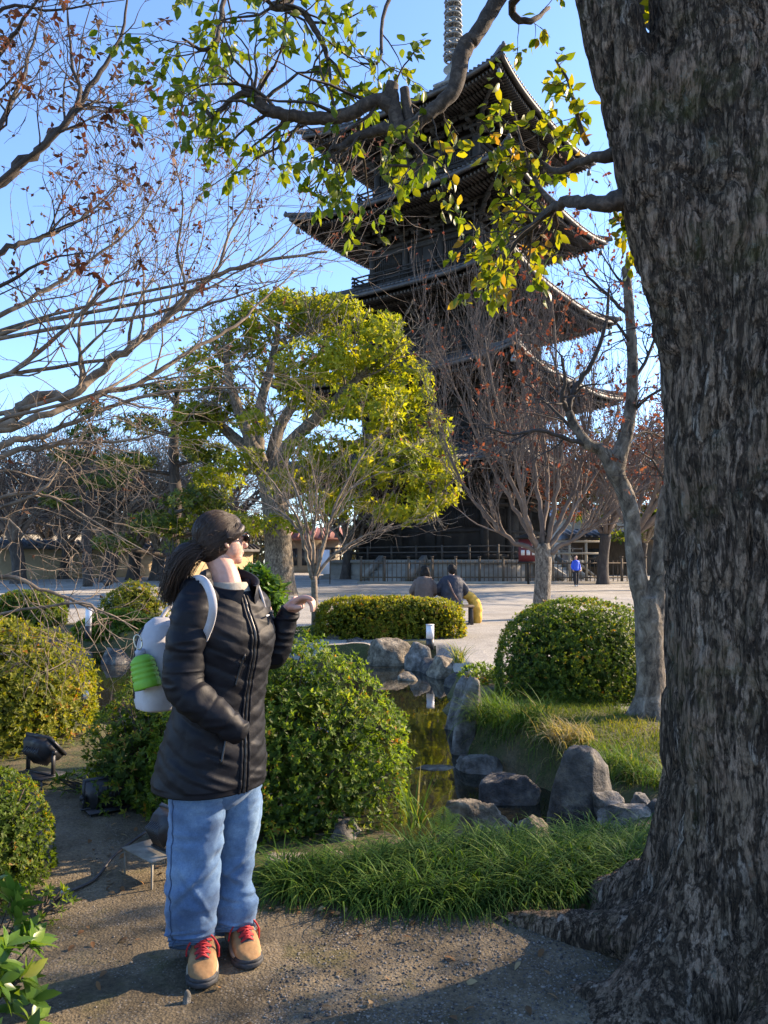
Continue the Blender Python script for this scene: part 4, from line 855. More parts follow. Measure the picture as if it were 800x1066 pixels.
# ---- left maples: one trunk outside the frame whose limbs cross the picture
def left_tree(label, Yd, tx, limbs, seed, cfg, nside, L, twm, leafm, leafp, lsz, zfork):
    root = thing('old_maple', label, 'tree', (tx, Yd, 0)); pl = lambda px, py, dy=0.: P(px, py, Yd + dy); tw = Twigs(seed)
    tw.limb([(tx, Yd, -.1), (tx + .05, Yd, .5), (tx - .03, Yd, 1.2), (tx, Yd, zfork), (tx - .1, Yd, zfork + 1.2)], [.26, .2, .18, .16, .08], 14, 6, .1); tw.mesh().build('trunk', M_bark_dk, root, True)
    tw = Twigs(seed + 1)
    for l, r0, dy in limbs:
        pts = [pl(x, y, dy * i / (len(l) - 1)) for i, (x, y) in enumerate(l)]; st0 = np.array([tx, Yd, min(max(pts[0][2] - .5, .9), zfork + .6)]); pts = [st0, (st0 + pts[0]) / 2 + [0, 0, .05]] + pts
        n = len(pts); rr = np.r_[r0 * 1.3, r0, np.linspace(r0 * .78, r0 * .16, n - 2)]; c = tw.limb(pts, rr, 8, 5, .42); tw.along(c, nside, L, 2, cfg, .38)
    tw.mesh().build('branches', twm, root, True); C, D = tw.tipsarr(); g = np.random.default_rng(seed); sel = (g.random(len(C)) < leafp)
    crown('foliage', leafm, root, g, C[sel], D[sel] + [0, 0, -.7], 3, lsz, lsz * .5); return root
cfgL = dict(n=[3, 3, 4], k=5, jit=.18, up=(0, 0, .03), ang=.75, lr=(.5, .85), rmin=.0022)
left_tree('dark maple with star shaped withered leaves reaching in at the upper left corner', 4.2, -2.75, [([(0, 188), (40, 155), (77, 117), (105, 75), (127, 35), (135, -20)], .034, .3), ([(77, 117), (74, 60), (70, -10)], .018, .2), ([(80, 117), (95, 112), (105, 110)], .012, 0),
    ([(0, 262), (33, 252), (66, 238), (95, 220), (122, 195)], .022, .4), ([(0, 130), (30, 60), (50, -20)], .02, .5), ([(0, 60), (25, 20), (60, -30)], .02, -.2), ([(-10, 20), (60, 10), (130, 0)], .014, .1), ([(0, 300), (50, 270), (100, 262)], .014, -.2)], 31, cfgL, 7, .42, M_dtwig, L_brown, .34, .05, 2.2)
cfgM = dict(n=[3, 3, 4], k=5, jit=.16, up=(0, 0, .06), ang=.6, lr=(.55, .85), rmin=.0028)
left_tree('spreading maple whose long bare limbs fan in from the left edge over the pond', 6.2, -4.1, [([(0, 444), (22, 425), (39, 414), (74, 411), (100, 390), (131, 366), (170, 335), (205, 300), (219, 289), (280, 271), (341, 262)], .07, .6), ([(26, 440), (87, 418), (153, 394), (200, 365), (245, 339), (275, 311), (310, 280)], .04, 1.4),
    ([(0, 330), (50, 300), (95, 270), (140, 235), (170, 190)], .028, .5), ([(205, 300), (240, 240), (262, 200), (275, 130)], .018, .2), ([(180, 320), (185, 260), (190, 200), (165, 120)], .018, -.3), ([(240, 282), (300, 240), (330, 175)], .014, .2), ([(131, 366), (150, 300), (140, 240)], .018, .3), ([(74, 411), (85, 370), (120, 330), (135, 280)], .022, -.2), ([(0, 395), (60, 350), (110, 300), (140, 290)], .03, -.4)], 41, cfgM, 9, .75, M_twig, L_brown, .4, .042, 2.4)
cfgP = dict(n=[3, 3, 3], k=6, jit=.2, up=(0, 0, -.02), ang=.7, lr=(.55, .9), rmin=.0022)
left_tree('pale barked maple with low bare twigs hanging over the water at the left edge', 4.9, -3.2, [([(0, 464), (40, 455), (66, 444), (144, 414), (210, 405), (265, 404)], .03, .5), ([(0, 475), (40, 466), (79, 462), (144, 457), (190, 440)], .026, .2), ([(0, 519), (39, 514), (70, 525), (110, 550), (162, 580)], .016, .2), ([(36, 514), (60, 490), (75, 455)], .012, .1),
    ([(0, 599), (40, 612), (81, 627), (115, 640), (144, 655)], .018, .2), ([(0, 540), (30, 560), (66, 571)], .01, .1), ([(5, 601), (35, 640), (55, 660)], .008, 0), ([(85, 628), (105, 650), (130, 668)], .009, .1), ([(100, 410), (150, 380), (200, 360)], .013, .6), ([(0, 490), (50, 500), (100, 490)], .01, .4)], 51, cfgP, 6, .45, M_twig, L_brown, .05, .04, 1.7)
# ---- background trees at the left
def pine(label, px, Yd, top, r, pads, seed, lm, base=.15):
    root = thing('pine_tree', label, 'tree', (*P(px, 600, Yd)[:2], base)); q = lambda x, y, dy=0.: P(x, y, Yd + dy); g = np.random.default_rng(seed); tw = Twigs(seed)
    b = np.array([P(px, 600, Yd)[0], Yd, base - .1]); tw.limb([b, q(px - 2, 560), q(px + 2, 520), q(px - 1, 480), q(px + 3, top)], [r * 1.2, r, r * .9, r * .75, r * .3], 10, 5, .08); tw.mesh().build('trunk', M_bark_dk, root, True)
    tw = Twigs(seed + 1); S = Yd / F; bl = []
    for x, y, a, b_, dy in pads:
        tw.limb([q(px, min(y + 14, 590)), q((px + x) / 2, y + 10, dy / 2), q(x, y + 4, dy)], [r * .35, r * .25, r * .1], 6, 4); bl.append((q(x, y, dy), (a * S, a * S * .8, b_ * S)))
    tw.mesh().build('branches', M_bark_dk, root, True); C, D = blob_pts(g, bl, int(sum(a * b_ for _, _, a, b_, _ in pads) * .36)); crown('foliage', lm, root, g, C, D + [0, 0, .5], 6, 6.5 * S, 2.4 * S); return root
pine('dark pine with layered green pads behind the ponytail', 182, 34, 400, .3, [(150, 440, 30, 10, 0), (205, 430, 28, 12, -1), (130, 480, 34, 9, -1), (165, 545, 34, 12, -1.5), (215, 470, 30, 12, 0), (205, 520, 36, 12, -2), (120, 565, 24, 8, -2), (232, 545, 26, 14, -1), (175, 405, 26, 10, 0), (190, 570, 24, 8, -2)], 61, L_pine)
pine('smaller pine with flat pads left of the tall dark pine', 92, 40, 440, .22, [(75, 475, 26, 8, 0), (110, 500, 26, 8, -1), (92, 450, 22, 8, 0), (60, 520, 22, 7, -1), (95, 425, 18, 8, 0)], 63, L_pine)
bcfg = dict(n=[3, 4, 4], k=4, jit=.2, up=(0, 0, .05), ang=.7, lr=(.55, .85), rmin=.022)
def bare(label, px, Yd, h, r, seed, lean=0., mat=None, leafm=None, lp=.3, n=9, L=2.6, lsz=.2, base=None, name='bare_tree', group=None, cfg=bcfg):
    g = np.random.default_rng(seed); b = np.array([P(px, 600, Yd)[0], Yd, 0]); b[2] = hz(b[0], Yd) - .05; root = thing(name, label, 'tree', b, group); tw = Twigs(seed)
    top = b + [lean, 0, h * .28]; tw.limb([b, b + [0, 0, h * .06], b + [lean * .4, .1, h * .16], top], [r * 1.5, r * 1.1, r, r * 1.05], 10); tw.mesh().build('trunk', M_bark_dk, root, True); tw = Twigs(seed + 1)
    for k in range(n):
        a = k * 2.4 + g.normal() * .3; sp = g.uniform(.3, 1.1); d = np.array([math.cos(a) * sp, math.sin(a) * sp, 1.]); Lk = h * .6 * g.uniform(.7, 1.1)
        pts = [top - [0, 0, .1], top + d * Lk * .3 + g.normal(size=3) * .2, top + d * Lk * .65 * [1, 1, .95] + g.normal(size=3) * .3, top + d * Lk * [1, 1, .8]]; c = tw.limb(pts, [r * .55, r * .4, r * .25, r * .08], 6, 4, .1); tw.along(c, 8, L, 2, cfg, .2)
    tw.mesh().build('branches', mat or M_twig, root, True)
    if leafm:
        C, D = tw.tipsarr(); sel = g.random(len(C)) < lp; crown('foliage', leafm, root, g, C[sel], D[sel], 3, lsz, lsz * .55)
    return root
bare('stout bare cherry tree with a split trunk before the ochre wall', 112, 46, 7.5, .42, 71, .4, M_twig)
bare('dark bare tree right of the split trunk cherry before the ochre wall', 139, 50, 7., .38, 72, .1, M_twig)
bare('dark bare tree close behind the dangling ponytail before the ochre wall', 163, 49, 7, .38, 73, .2, M_twig)
bare('brown twiggy tree standing at the left edge before the ochre wall', 20, 44, 8.5, .36, 74, -.3, M_redtwig, L_brown, .25)
bare('slim twiggy tree third from the left edge before the ochre wall', 66, 52, 8, .28, 75, .2, M_redtwig, L_brown, .25)
bare('reddish leaved tree behind the forked maple at the right', 668, 36, 9.5, .26, 76, -.3, M_redtwig, L_red, .6, 10, 2.2, .22, name='red_tree')
bare('orange brown leaved tree behind the bare maple right of the pagoda', 628, 43, 10, .28, 77, .2, M_redtwig, L_red, .55, 10, 2.2, .22, name='red_tree')
bare('dark green leafy tree between the two stems of the forked maple', 668, 56, 9, .3, 78, .2, M_twig, L_pine, .95, 10, 2.2, .42, name='leafy_tree')
bare('leafless tree beside the white shop left of the pagoda', 360, 52, 7, .3, 79, .2, M_twig, L_cam, .2)
bcf2 = dict(n=[4, 5, 4], k=4, jit=.2, up=(0, 0, .04), ang=.75, lr=(.5, .85), rmin=.02)
for k_, (px_, Y_, h_, l_) in enumerate([(-20, 60, 9, 'hazy brown twiggy tree beyond the wall at the very left edge'), (45, 66, 10, 'hazy brown twiggy tree beyond the wall left of the split trunk cherry'), (95, 62, 9, 'hazy brown twiggy tree beyond the wall behind the split trunk cherry'), (150, 68, 10, 'hazy brown twiggy tree beyond the wall behind the ponytail'), (215, 64, 9, 'hazy brown twiggy tree beyond the wall left of the camphor trunk')]):
    bare(l_, px_, Y_, h_, .3, 200 + k_ * 3, .2, M_twig, L_brown, .12, 10, 3., .2, cfg=bcf2)
bare('tall thin bare tree behind the camphor at its left', 236, 60, 14, .3, 80, .2, M_redtwig, None)
# ---- a tree beyond the right edge whose sparse crown dapples the path
bare('sparse evergreen tree standing beyond the right edge of the path', 400 + 8.4 / 5.5 * 810, 5.5, 5.6, .15, 90, -.2, M_twig, L_cam, .8, 9, .85, .11, name='evergreen_tree', cfg=dict(n=[3, 3, 3], k=4, jit=.2, up=(0, 0, .03), ang=.7, lr=(.55, .85), rmin=.006))
# ================================================================== BIG FOREGROUND TREE
m, t, b = mat_new('rugged_bark'); v = coords(t)
wob = nd(t, 'ShaderNodeTexNoise', i_Scale=3.2, i_Detail=5.); t.links.new(v, wob.inputs['Vector'])
vm = nd(t, 'ShaderNodeVectorMath', operation='MULTIPLY_ADD'); t.links.new(wob.outputs['Color'], vm.inputs[0]); vm.inputs[1].default_value = (.07, .07, .2); t.links.new(v, vm.inputs[2])
mp = nd(t, 'ShaderNodeMapping'); mp.inputs['Scale'].default_value = (30, 30, 8.); t.links.new(vm.outputs[0], mp.inputs[0])
vo = nd(t, 'ShaderNodeTexVoronoi', feature='DISTANCE_TO_EDGE', i_Scale=1.); t.links.new(mp.outputs[0], vo.inputs['Vector'])
vc = nd(t, 'ShaderNodeTexVoronoi', feature='F1', i_Scale=1.); t.links.new(mp.outputs[0], vc.inputs['Vector'])
mp2 = nd(t, 'ShaderNodeMapping'); mp2.inputs['Scale'].default_value = (1, 1, .38); t.links.new(vm.outputs[0], mp2.inputs[0])
fine = noise(t, mp2.outputs[0], 42, 9, .72); mid = noise(t, mp2.outputs[0], 11, 6, .65); big = noise(t, v, 2.4, 6, .68)
sepc = nd(t, 'ShaderNodeSeparateColor'); t.links.new(vc.outputs['Color'], sepc.inputs[0])
plate = ramp(t, sepc.outputs[0], [(0, (.22, .165, .115)), (.4, (.27, .2, .14)), (.7, (.34, .25, .18)), (.92, (.38, .28, .205)), (1, (.43, .37, .3))])
c = mixc(t, .9, plate, ramp(t, fine, [(.3, (.5, .5, .5)), (.52, (.95, .95, .95)), (.7, (1.35, 1.32, 1.28))]), 'MULTIPLY')
mp3 = nd(t, 'ShaderNodeMapping'); mp3.inputs['Scale'].default_value = (15, 15, 2.0); t.links.new(vm.outputs[0], mp3.inputs[0])
cr1 = mathn(t, 'ABSOLUTE', mathn(t, 'SUBTRACT', noise(t, mp3.outputs[0], 1., 4, .62), .5)); cr2 = mathn(t, 'ABSOLUTE', mathn(t, 'SUBTRACT', noise(t, mp3.outputs[0], 2.3, 4, .6), .5))
crk = mathn(t, 'MINIMUM', cr1, mathn(t, 'ADD', mathn(t, 'MULTIPLY', cr2, 1.0), .018))
fur0 = ramp(t, mathn(t, 'ADD', vo.outputs['Distance'], mathn(t, 'MULTIPLY', mathn(t, 'SUBTRACT', fine, .5), 1.1)), [(.0, (0, 0, 0)), (.11, (1, 1, 1))])
fur = ramp(t, mathn(t, 'ADD', crk, mathn(t, 'MULTIPLY', mathn(t, 'SUBTRACT', fine, .5), .14)), [(.0, (0, 0, 0)), (.045, (1, 1, 1))])
c = mixc(t, fur, (.022, .017, .014), c)
c = mixc(t, mathn(t, 'SUBTRACT', 1., fur0), c, (.085, .063, .045))
gr = noise(t, mp2.outputs[0], 130, 4, .8); c = mixc(t, .8, c, ramp(t, gr, [(.36, (.45, .45, .45)), (.5, (.95, .95, .95)), (.64, (1.5, 1.5, 1.5))]), 'MULTIPLY')
dk = ramp(t, big, [(.4, (.6, .6, .6)), (.52, (0, 0, 0))]); c = mixc(t, mathn(t, 'MULTIPLY', dk, mathn(t, 'MULTIPLY', mid, 1.1)), c, (.045, .037, .03))
moss = ramp(t, noise(t, v, 1.9, 8, .75), [(.53, (0, 0, 0)), (.66, (.7, .7, .7))]); c = mixc(t, moss, c, (.085, .085, .025))
pink = ramp(t, noise(t, v, 3.7, 6, .7), [(.52, (0, 0, 0)), (.64, (.6, .6, .6))]); c = mixc(t, mathn(t, 'MULTIPLY', pink, fur), c, (.4, .27, .19))
lich = ramp(t, noise(t, v, 7.5, 8, .8), [(.6, (0, 0, 0)), (.68, (.75, .75, .75))]); c = mixc(t, lich, c, (.25, .29, .24))
t.links.new(c, b.inputs['Base Color']); b.inputs['Roughness'].default_value = .95; b.inputs['Specular IOR Level'].default_value = .15
hh = mathn(t, 'ADD', mathn(t, 'MULTIPLY', fur, .5), mathn(t, 'MULTIPLY', fine, .9)); bump(t, b, hh, 1., .045); M_bigbark = m
BY = 2.8; big_t = thing('old_tree', 'huge rugged old tree with furrowed bark and spreading roots filling the right edge', 'tree', (1.41, BY, 0))
pb = lambda px, py, dy=0.: P(px, py, BY + dy)
tb = MB()
def flare(zs):
    rings = []; th = np.arange(64) * 2 * math.pi / 64
    for z in zs:
        cx = np.interp(z, [-.2, .5, 1.5, 2.1, 2.6, 3.05, 3.5, 4.6], [1.42, 1.41, 1.40, 1.385, 1.335, 1.27, 1.25, 1.3]); r = np.interp(z, [-.2, 1.2, 2.1, 2.6, 3.05, 3.5, 4.6], [.375, .372, .365, .33, .275, .25, .23])
        lob = .5 + .5 * np.cos(th * 5 + 1.1 + .6 * np.sin(th * 2)); f = .31 * math.exp(-max(z, -.1) / .26) * (.55 + .75 * lob) + .03 * math.exp(-max(z, 0) / .9) * lob
        rr = r * (1 + .035 * np.sin(3 * th + z * 1.3) + .02 * np.sin(7 * th + 2)) + f; rings.append(np.stack([cx + rr * np.cos(th), BY + rr * np.sin(th) * .95, np.full(64, z)], -1))
    return np.array(rings)
tb.loft(flare(np.r_[-.2, -.1, 0, .05, .1, .15, .2, .27, .35, .45, .6, .8, np.arange(1., 4.7, .15)]))
tb.path([pb(775, 440), pb(735, 330, -.06), pb(692, 210, -.06), pb(662, 110, -.03), pb(630, 0), pb(605, -110, .05), pb(590, -260, .1)], [.2, .19, .155, .13, .112, .1, .085], 24)
for pts, rd in (([(1.25, 2.75, .3), (1.08, 2.84, .17), (.92, 2.97, .075), (.72, 3.1, .03), (.54, 3.2, .01), (.36, 3.28, -.03)], [.2, .16, .105, .07, .05, .028]),
                ([(1.3, 2.6, .3), (1.1, 2.55, .12), (.9, 2.6, .04), (.74, 2.68, .0), (.64, 2.75, -.03)], [.17, .13, .075, .05, .03]),
                ([(1.35, 2.5, .32), (1.2, 2.36, .1), (1.0, 2.28, .0), (.8, 2.25, -.04)], [.18, .15, .1, .05]), ([(1.45, 2.45, .4), (1.5, 2.25, .12), (1.52, 2.05, .0)], [.2, .17, .12]),
                ([(1.2, 3.0, .3), (1.0, 3.2, .1), (.9, 3.5, 0), (.85, 3.8, -.05)], [.17, .13, .07, .04])): tb.path(pts, rd, 16)
def bigbark(V, N):
    w_ = V + .10 * np.stack([vn(V * 3.1, 1), vn(V * 3.1, 2), vn(V * 3.1, 3)], -1); q = w_ * [17, 17, 3.4]
    rd = 1 - np.abs(vn(q, 11)) * 1.6; rd2 = 1 - np.abs(vn(q * 2.1 + 5, 12)) * 1.6; lump = fbm(V * [5, 5, 2.5], 4, 15)
    z = np.clip((V[:, 2] - .02) / .3, .25, 1)
    h = (-.020 * np.clip(rd, 0, 1) ** 3 - .012 * np.clip(rd2, 0, 1) ** 3) * z + .02 * lump + .004 * fbm(V * [40, 40, 16], 2, 18)
    return V + N * h[:, None]
tb.remesh('trunk', M_bigbark, big_t, .0085, 3, bigbark)
L_top = leafmat('broad_tree_leaf', [(0, (.05, .10, .015)), (.45, (.10, .16, .02)), (.7, (.2, .23, .025)), (.92, (.34, .30, .035)), (1, (.3, .17, .04))], .5, .35, (1.6, 1.5, .45))
M_limb = barkmat('limb_bark', 30, [(.3, (.018, .014, .011)), (.5, (.055, .043, .034)), (.65, (.12, .095, .075)), (.8, (.2, .17, .14))], (1, 1, 1), .8, .01)
BR = 3.3; p3 = lambda px, py, dy=0.: P(px, py, BR + dy)
tw = Twigs(101); cfgT = dict(n=[2, 3], k=5, jit=.22, up=(0, 0, -.05), ang=.8, lr=(.5, .8), rmin=.0022)
main = tw.limb([pb(606, -105, .05), p3(585, -110, -.3), p3(552, -70, -.1), p3(520, -5), p3(497, 35), p3(483, 52), p3(474, 91), p3(455, 112), p3(431, 129), p3(410, 138)], [.05, .046, .042, .037, .034, .039, .034, .031, .03, .028], 14, 6, .06)
stub = tw.limb([p3(418, 140), p3(412, 118), p3(408, 100), p3(409, 87)], [.03, .032, .031, .029], 12, 5, .05)
stub2 = tw.limb([p3(428, 130), p3(424, 112), p3(421, 92)], [.022, .023, .021], 10, 4, .05)
bB = tw.limb([p3(410, 112), p3(393, 105), p3(366, 118), p3(340, 124), p3(313, 122), p3(285, 117), p3(270, 106), p3(264, 98), p3(252, 90)], [.032, .03, .03, .028, .026, .026, .028, .017, .012], 10, 5, .12)
bB2 = tw.limb([p3(262, 97), p3(245, 100), p3(232, 112), p3(221, 121), p3(207, 107), p3(196, 108)], [.014, .012, .012, .011, .007, .004], 7, 4, .2)
bC = tw.limb([p3(415, 138), p3(395, 135), p3(372, 142), p3(358, 152), p3(345, 156), p3(350, 168)], [.03, .026, .02, .018, .014, .007], 8, 5, .15)
bC2 = tw.limb([p3(412, 136), p3(440, 160), p3(432, 172), p3(400, 172)], [.014, .01, .008, .005], 7, 4, .2)
bD = tw.limb([p3(330, -40, .2), p3(300, 0, .15), p3(283, 6, .1), p3(313, 11, .1), p3(328, 30, .1), p3(337, 46, .1), p3(342, 66, .1), p3(345, 85)], [.02, .018, .018, .016, .014, .012, .009, .006], 8, 4, .15)
bE = tw.limb([p3(240, -40, .4), p3(232, 10, .3), p3(225, 40, .2), p3(212, 52, .2), p3(190, 40, .1)], [.014, .012, .01, .009, .005], 7, 4, .2)
bF = tw.limb([p3(420, -30, .3), p3(398, 20, .2), p3(396, 62, .1), p3(375, 66, .1)], [.012, .009, .007, .004], 7, 4, .2)
bG = tw.limb([p3(560, -60, -.1), p3(540, -10, 0), p3(533, 14, .1), p3(552, 22, .1), p3(572, 8, .2)], [.024, .02, .018, .014, .008], 8, 4, .15)
bH = tw.limb([pb(652, 205, -.02), pb(630, 212, -.05), pb(604, 211), pb(590, 209, .1), pb(572, 220, .2), pb(552, 238, .3), pb(538, 252, .4), pb(526, 266, .5)], [.045, .03, .024, .022, .018, .013, .01, .005], 10, 5, .12)
bI = tw.limb([pb(640, 160, 0), pb(618, 165), pb(602, 170, .1), pb(582, 178, .2), pb(568, 172, .3), pb(556, 160, .3)], [.03, .018, .015, .013, .009, .005], 8, 5, .12)
bJ = tw.limb([pb(612, 150, .2), pb(600, 118, .2), pb(592, 85, .2), pb(578, 62, .2)], [.012, .008, .006, .003], 7, 4, .2)
bM = tw.limb([pb(580, 215, .2), pb(560, 192, .3), pb(545, 155, .35), pb(536, 118, .4)], [.014, .01, .007, .003], 7, 4, .2)
bK = tw.limb([pb(672, 252, .1), pb(660, 236, .25), pb(648, 232, .3)], [.01, .006, .003], 6, 4)
bL = tw.limb([pb(705, 75, .1), pb(690, 35, .2), pb(672, 18, .3), pb(664, -10, .3)], [.03, .024, .02, .016], 8, 4, .1)
for c, n, L, lv, t0, bs in ((main, 8, .2, 1, .72, (0, 0, -.9)), (stub, 3, .2, 1, .4, None), (bB, 20, .34, 1, .05, (0, 0, .3)), (bB2, 9, .2, 1, .1, None), (bC, 10, .24, 1, .1, (0, 0, -.6)), (bC2, 9, .2, 1, .2, (.3, 0, -.5)), (bD, 17, .3, 1, .05, (0, 0, -.2)), (bE, 17, .3, 1, .05, (-.5, 0, -.5)), (bF, 8, .22, 1, .2, None),
        (bG, 3, .1, 1, .5, None), (bH, 22, .24, 1, .45, (0, 0, .15)), (bI, 7, .16, 1, .7, (0, 0, .2)), (bM, 12, .16, 1, .2, None), (bJ, 7, .09, 1, .1, (-.3, 0, 0)), (bK, 6, .1, 1, .1, (-.3, 0, 0)), (bL, 5, .12, 1, .3, None)):
    tw.along(c, n, L, lv, cfgT, t0, 1., bs)
tw.mesh().build('branches', M_limb, big_t, True)
C, D = tw.tipsarr(); g = np.random.default_rng(55); mb = MB()
for k in range(4):
    n = len(C); o = C - D * g.uniform(0, .09, n)[:, None] + g.normal(size=(n, 3)) * .012; d = nrm(D * .5 + g.normal(size=(n, 3)) * .6 + [0, 0, -.55]); nn = nrm(g.normal(size=(n, 3)) + [0, -.4, .5])
    keep = g.random(n) < (.95 if k < 2 else .6)
    leaves(mb, o[keep], d[keep], nn[keep], g.uniform(.036, .068, keep.sum()), g.uniform(.022, .036, keep.sum()), np.clip(.25 + .5 * g.random(keep.sum()) + .35 * (C[keep][:, 0] > .25) * g.random(keep.sum()), 0, 1), True, .25)
mb.build('foliage', L_top, big_t, True)
# crown above the frame
tw = Twigs(120); cfgC = dict(n=[3, 3, 3], k=4, jit=.2, up=(0, 0, .02), ang=.8, lr=(.55, .85), rmin=.006)
for k, (e, r0) in enumerate([((-.6, 3.2, 5.6), .08), ((.4, 4.4, 6.2), .08), ((1.6, 1.6, 6.4), .09), ((2.6, 3.4, 6.6), .1), ((1.2, 2.9, 7.2), .1), ((3.0, 1.8, 5.8), .07)]):
    s0 = np.array([1.28, 2.8, 4.3]); e = np.array(e); c = tw.limb([s0, s0 + (e - s0) * .35 + [0, 0, .25], s0 + (e - s0) * .7 + [.1, 0, .2], e], [.15, r0, r0 * .7, r0 * .3], 8, 5, .1); tw.along(c, 9, .9, 2, cfgC, .3)
tw.mesh().build('upper_limbs', M_limb, big_t, True)
C, D = tw.tipsarr(); g = np.random.default_rng(56); sel = g.random(len(C)) < .75; mb = MB(); rosettes(mb, g, C[sel], D[sel] + [0, 0, -.3], 4, .085, .04, (.5, 1.5)); mb.build('upper_foliage', L_top, big_t)
# ================================================================== THE WOMAN
M_skin = simple('warm_skin', [(.3, (.47, .255, .19)), (.6, (.56, .325, .25)), (.8, (.62, .38, .3))], 30, .5, 120, .05, .001)
M_skin.node_tree.nodes['Principled BSDF'].inputs['Subsurface Weight'].default_value = .15
M_skin.node_tree.nodes['Principled BSDF'].inputs['Subsurface Radius'].default_value = (.01, .004, .002)
def hairmat(name, a, b_):
    m, t, b = mat_new(name); at = nd(t, 'ShaderNodeAttribute', attribute_name='rnd'); t.links.new(ramp(t, at.outputs['Fac'], [(0, a), (1, b_)]), b.inputs['Base Color'])
    b.inputs['Roughness'].default_value = .5; b.inputs['Specular IOR Level'].default_value = .4; return m
M_hair = hairmat('dark_brown_hair', (.014, .008, .006), (.06, .036, .024))
def nylon(name, c0, c1, rough=.55):
    m, t, b = mat_new(name); v = coords(t); t.links.new(ramp(t, noise(t, v, 14, 6, .6), [(.3, c0), (.7, c1)]), b.inputs['Base Color'])
    b.inputs['Roughness'].default_value = rough; b.inputs['Specular IOR Level'].default_value = .2
    h1 = bump(t, None, noise(t, v, 30, 5, .62, .8), .3, .004); bump(t, b, noise(t, v, 420, 2, .5), .12, .0008, h1); return m
M_coat = nylon('black_quilted_nylon', (.004, .0044, .0065), (.009, .0096, .0135)); M_zip = simple('black_zip', [(.3, (.006, .006, .007)), (.7, (.02, .02, .022))], 80, .35)
m, t, b = mat_new('blue_denim'); v = coords(t); n1 = noise(t, v, 5, 6, .65); wv = nd(t, 'ShaderNodeTexWave', i_Scale=260., i_Distortion=1.5, wave_type='BANDS', bands_direction='DIAGONAL'); t.links.new(v, wv.inputs['Vector'])
c = ramp(t, n1, [(.34, (.035, .085, .18)), (.5, (.085, .17, .3)), (.62, (.15, .26, .4)), (.74, (.27, .39, .52))]); c = mixc(t, .35, c, ramp(t, noise(t, v, 190, 3, .7), [(.35, (.55, .6, .65)), (.65, (1.35, 1.3, 1.25))]), 'MULTIPLY')
t.links.new(c, b.inputs['Base Color']); b.inputs['Roughness'].default_value = .9; b.inputs['Sheen Weight'].default_value = .1; h1 = bump(t, None, noise(t, v, 16, 5, .6), .3, .008); bump(t, b, wv.outputs['Fac'], .25, .001, h1); M_denim = m
M_stitch = simple('faded_seam', [(.3, (.02, .05, .11)), (.7, (.05, .1, .19))], 120, .9)
M_boot = simple('tan_suede', [(.3, (.19, .10, .04)), (.55, (.33, .185, .08)), (.75, (.43, .26, .125))], 14, .85, 70, .35, .002)
M_sole = simple('boot_rubber', [(.3, (.018, .019, .021)), (.7, (.05, .052, .056))], 40, .75); M_mid = simple('pale_midsole', [(.3, (.26, .22, .17)), (.7, (.4, .35, .28))], 20, .8)
M_lace = simple('red_lace', [(.3, (.28, .008, .012)), (.7, (.5, .02, .028))], 90, .7); M_grey = simple('grey_canvas', [(.3, (.36, .355, .37)), (.6, (.47, .46, .475)), (.8, (.55, .54, .55))], 9, .85, 160, .25, .002)
M_knit = simple('beige_knit', [(.3, (.3, .26, .2)), (.7, (.45, .4, .32))], 60, .95, 120, .5, .003); M_lens = simple('dark_glasses', [(.3, (.004, .004, .005)), (.7, (.010, .010, .011))], 30, .12)
WYc = 2.83; q_ = lambda px, py, dy=0.: P(px, py, WYc + dy)
woman = thing('person', 'woman with a dark ponytail in a long black quilted jacket and blue jeans, looking away', 'person', (*G(228, 1005)[:2], 0))
PH = R(52); fv = np.array([math.sin(PH), -math.cos(PH), 0]); rv = np.array([fv[1], -fv[0], 0])    # facing, her right
FH = nrm([.84, .54, .05]); HR = nrm([FH[1], -FH[0], 0]); HU = np.cross(HR, FH) * 1.  # head axes
if HU[2] < 0: HU = -HU
HC = q_(231, 562, .02); HS = .87                                                # head centre
hd = lambda f, r, u: HC + FH * f + HR * r + HU * u                    # forward, her right, up
HAX = np.array([FH, HR, HU])
# --- body: one continuous skin: head, neck, torso, arms, hand, legs
bd = MB()
bd.ball(hd(-.008, 0, .03), (.094, .074, .082), 24, HAX); bd.ball(hd(.028, 0, -.03), (.062, .058, .075), 20, HAX); bd.ball(hd(.052, 0, -.075), (.036, .036, .03), 16, HAX)
bd.ball(hd(.07, 0, -.092), (.018, .018, .014), 12, HAX); bd.ball(hd(.03, .042, -.03), (.04, .022, .045), 14, HAX); bd.ball(hd(.03, -.042, -.03), (.04, .022, .045), 14, HAX)
bd.path([hd(.08, 0, .012), hd(.094, 0, -.012), hd(.106, 0, -.027), hd(.094, 0, -.036)], [.008, .0095, .012, .008], 10)                     # nose
bd.ball(hd(.086, 0, -.053), (.011, .021, .0055), 12, HAX); bd.ball(hd(.084, 0, -.063), (.011, .018, .006), 12, HAX)              # lips
bd.ball(hd(.075, 0, .03), (.016, .045, .009), 12, HAX)                                                                            # brow
for s in (1, -1):
    bd.path([hd(.0, .072 * s, -.01), hd(-.008, .08 * s, .012), hd(-.016, .083 * s, .005), hd(-.014, .08 * s, -.018), hd(.0, .074 * s, -.034)], [.007, .0075, .0075, .0075, .007], 8)     # ear
    bd.ball(hd(-.004, .073 * s, -.008), (.011, .005, .019), 10, HAX); bd.ball(hd(.074, .03 * s, .004), (.012, .013, .011), 10, HAX)
bd.path([hd(-.03, 0, -.02), hd(-.022, 0, -.08), q_(236, 604), q_(235, 626)], [.056, .05, .053, .06], 18)
bd.path([q_(235, 632), q_(235, 660), q_(231, 730), q_(224, 770), q_(224, 790)], [.08, .1, .09, .1, .08], 20)
SHR = q_(203, 628, -.15); SHL = q_(266, 628, .14)
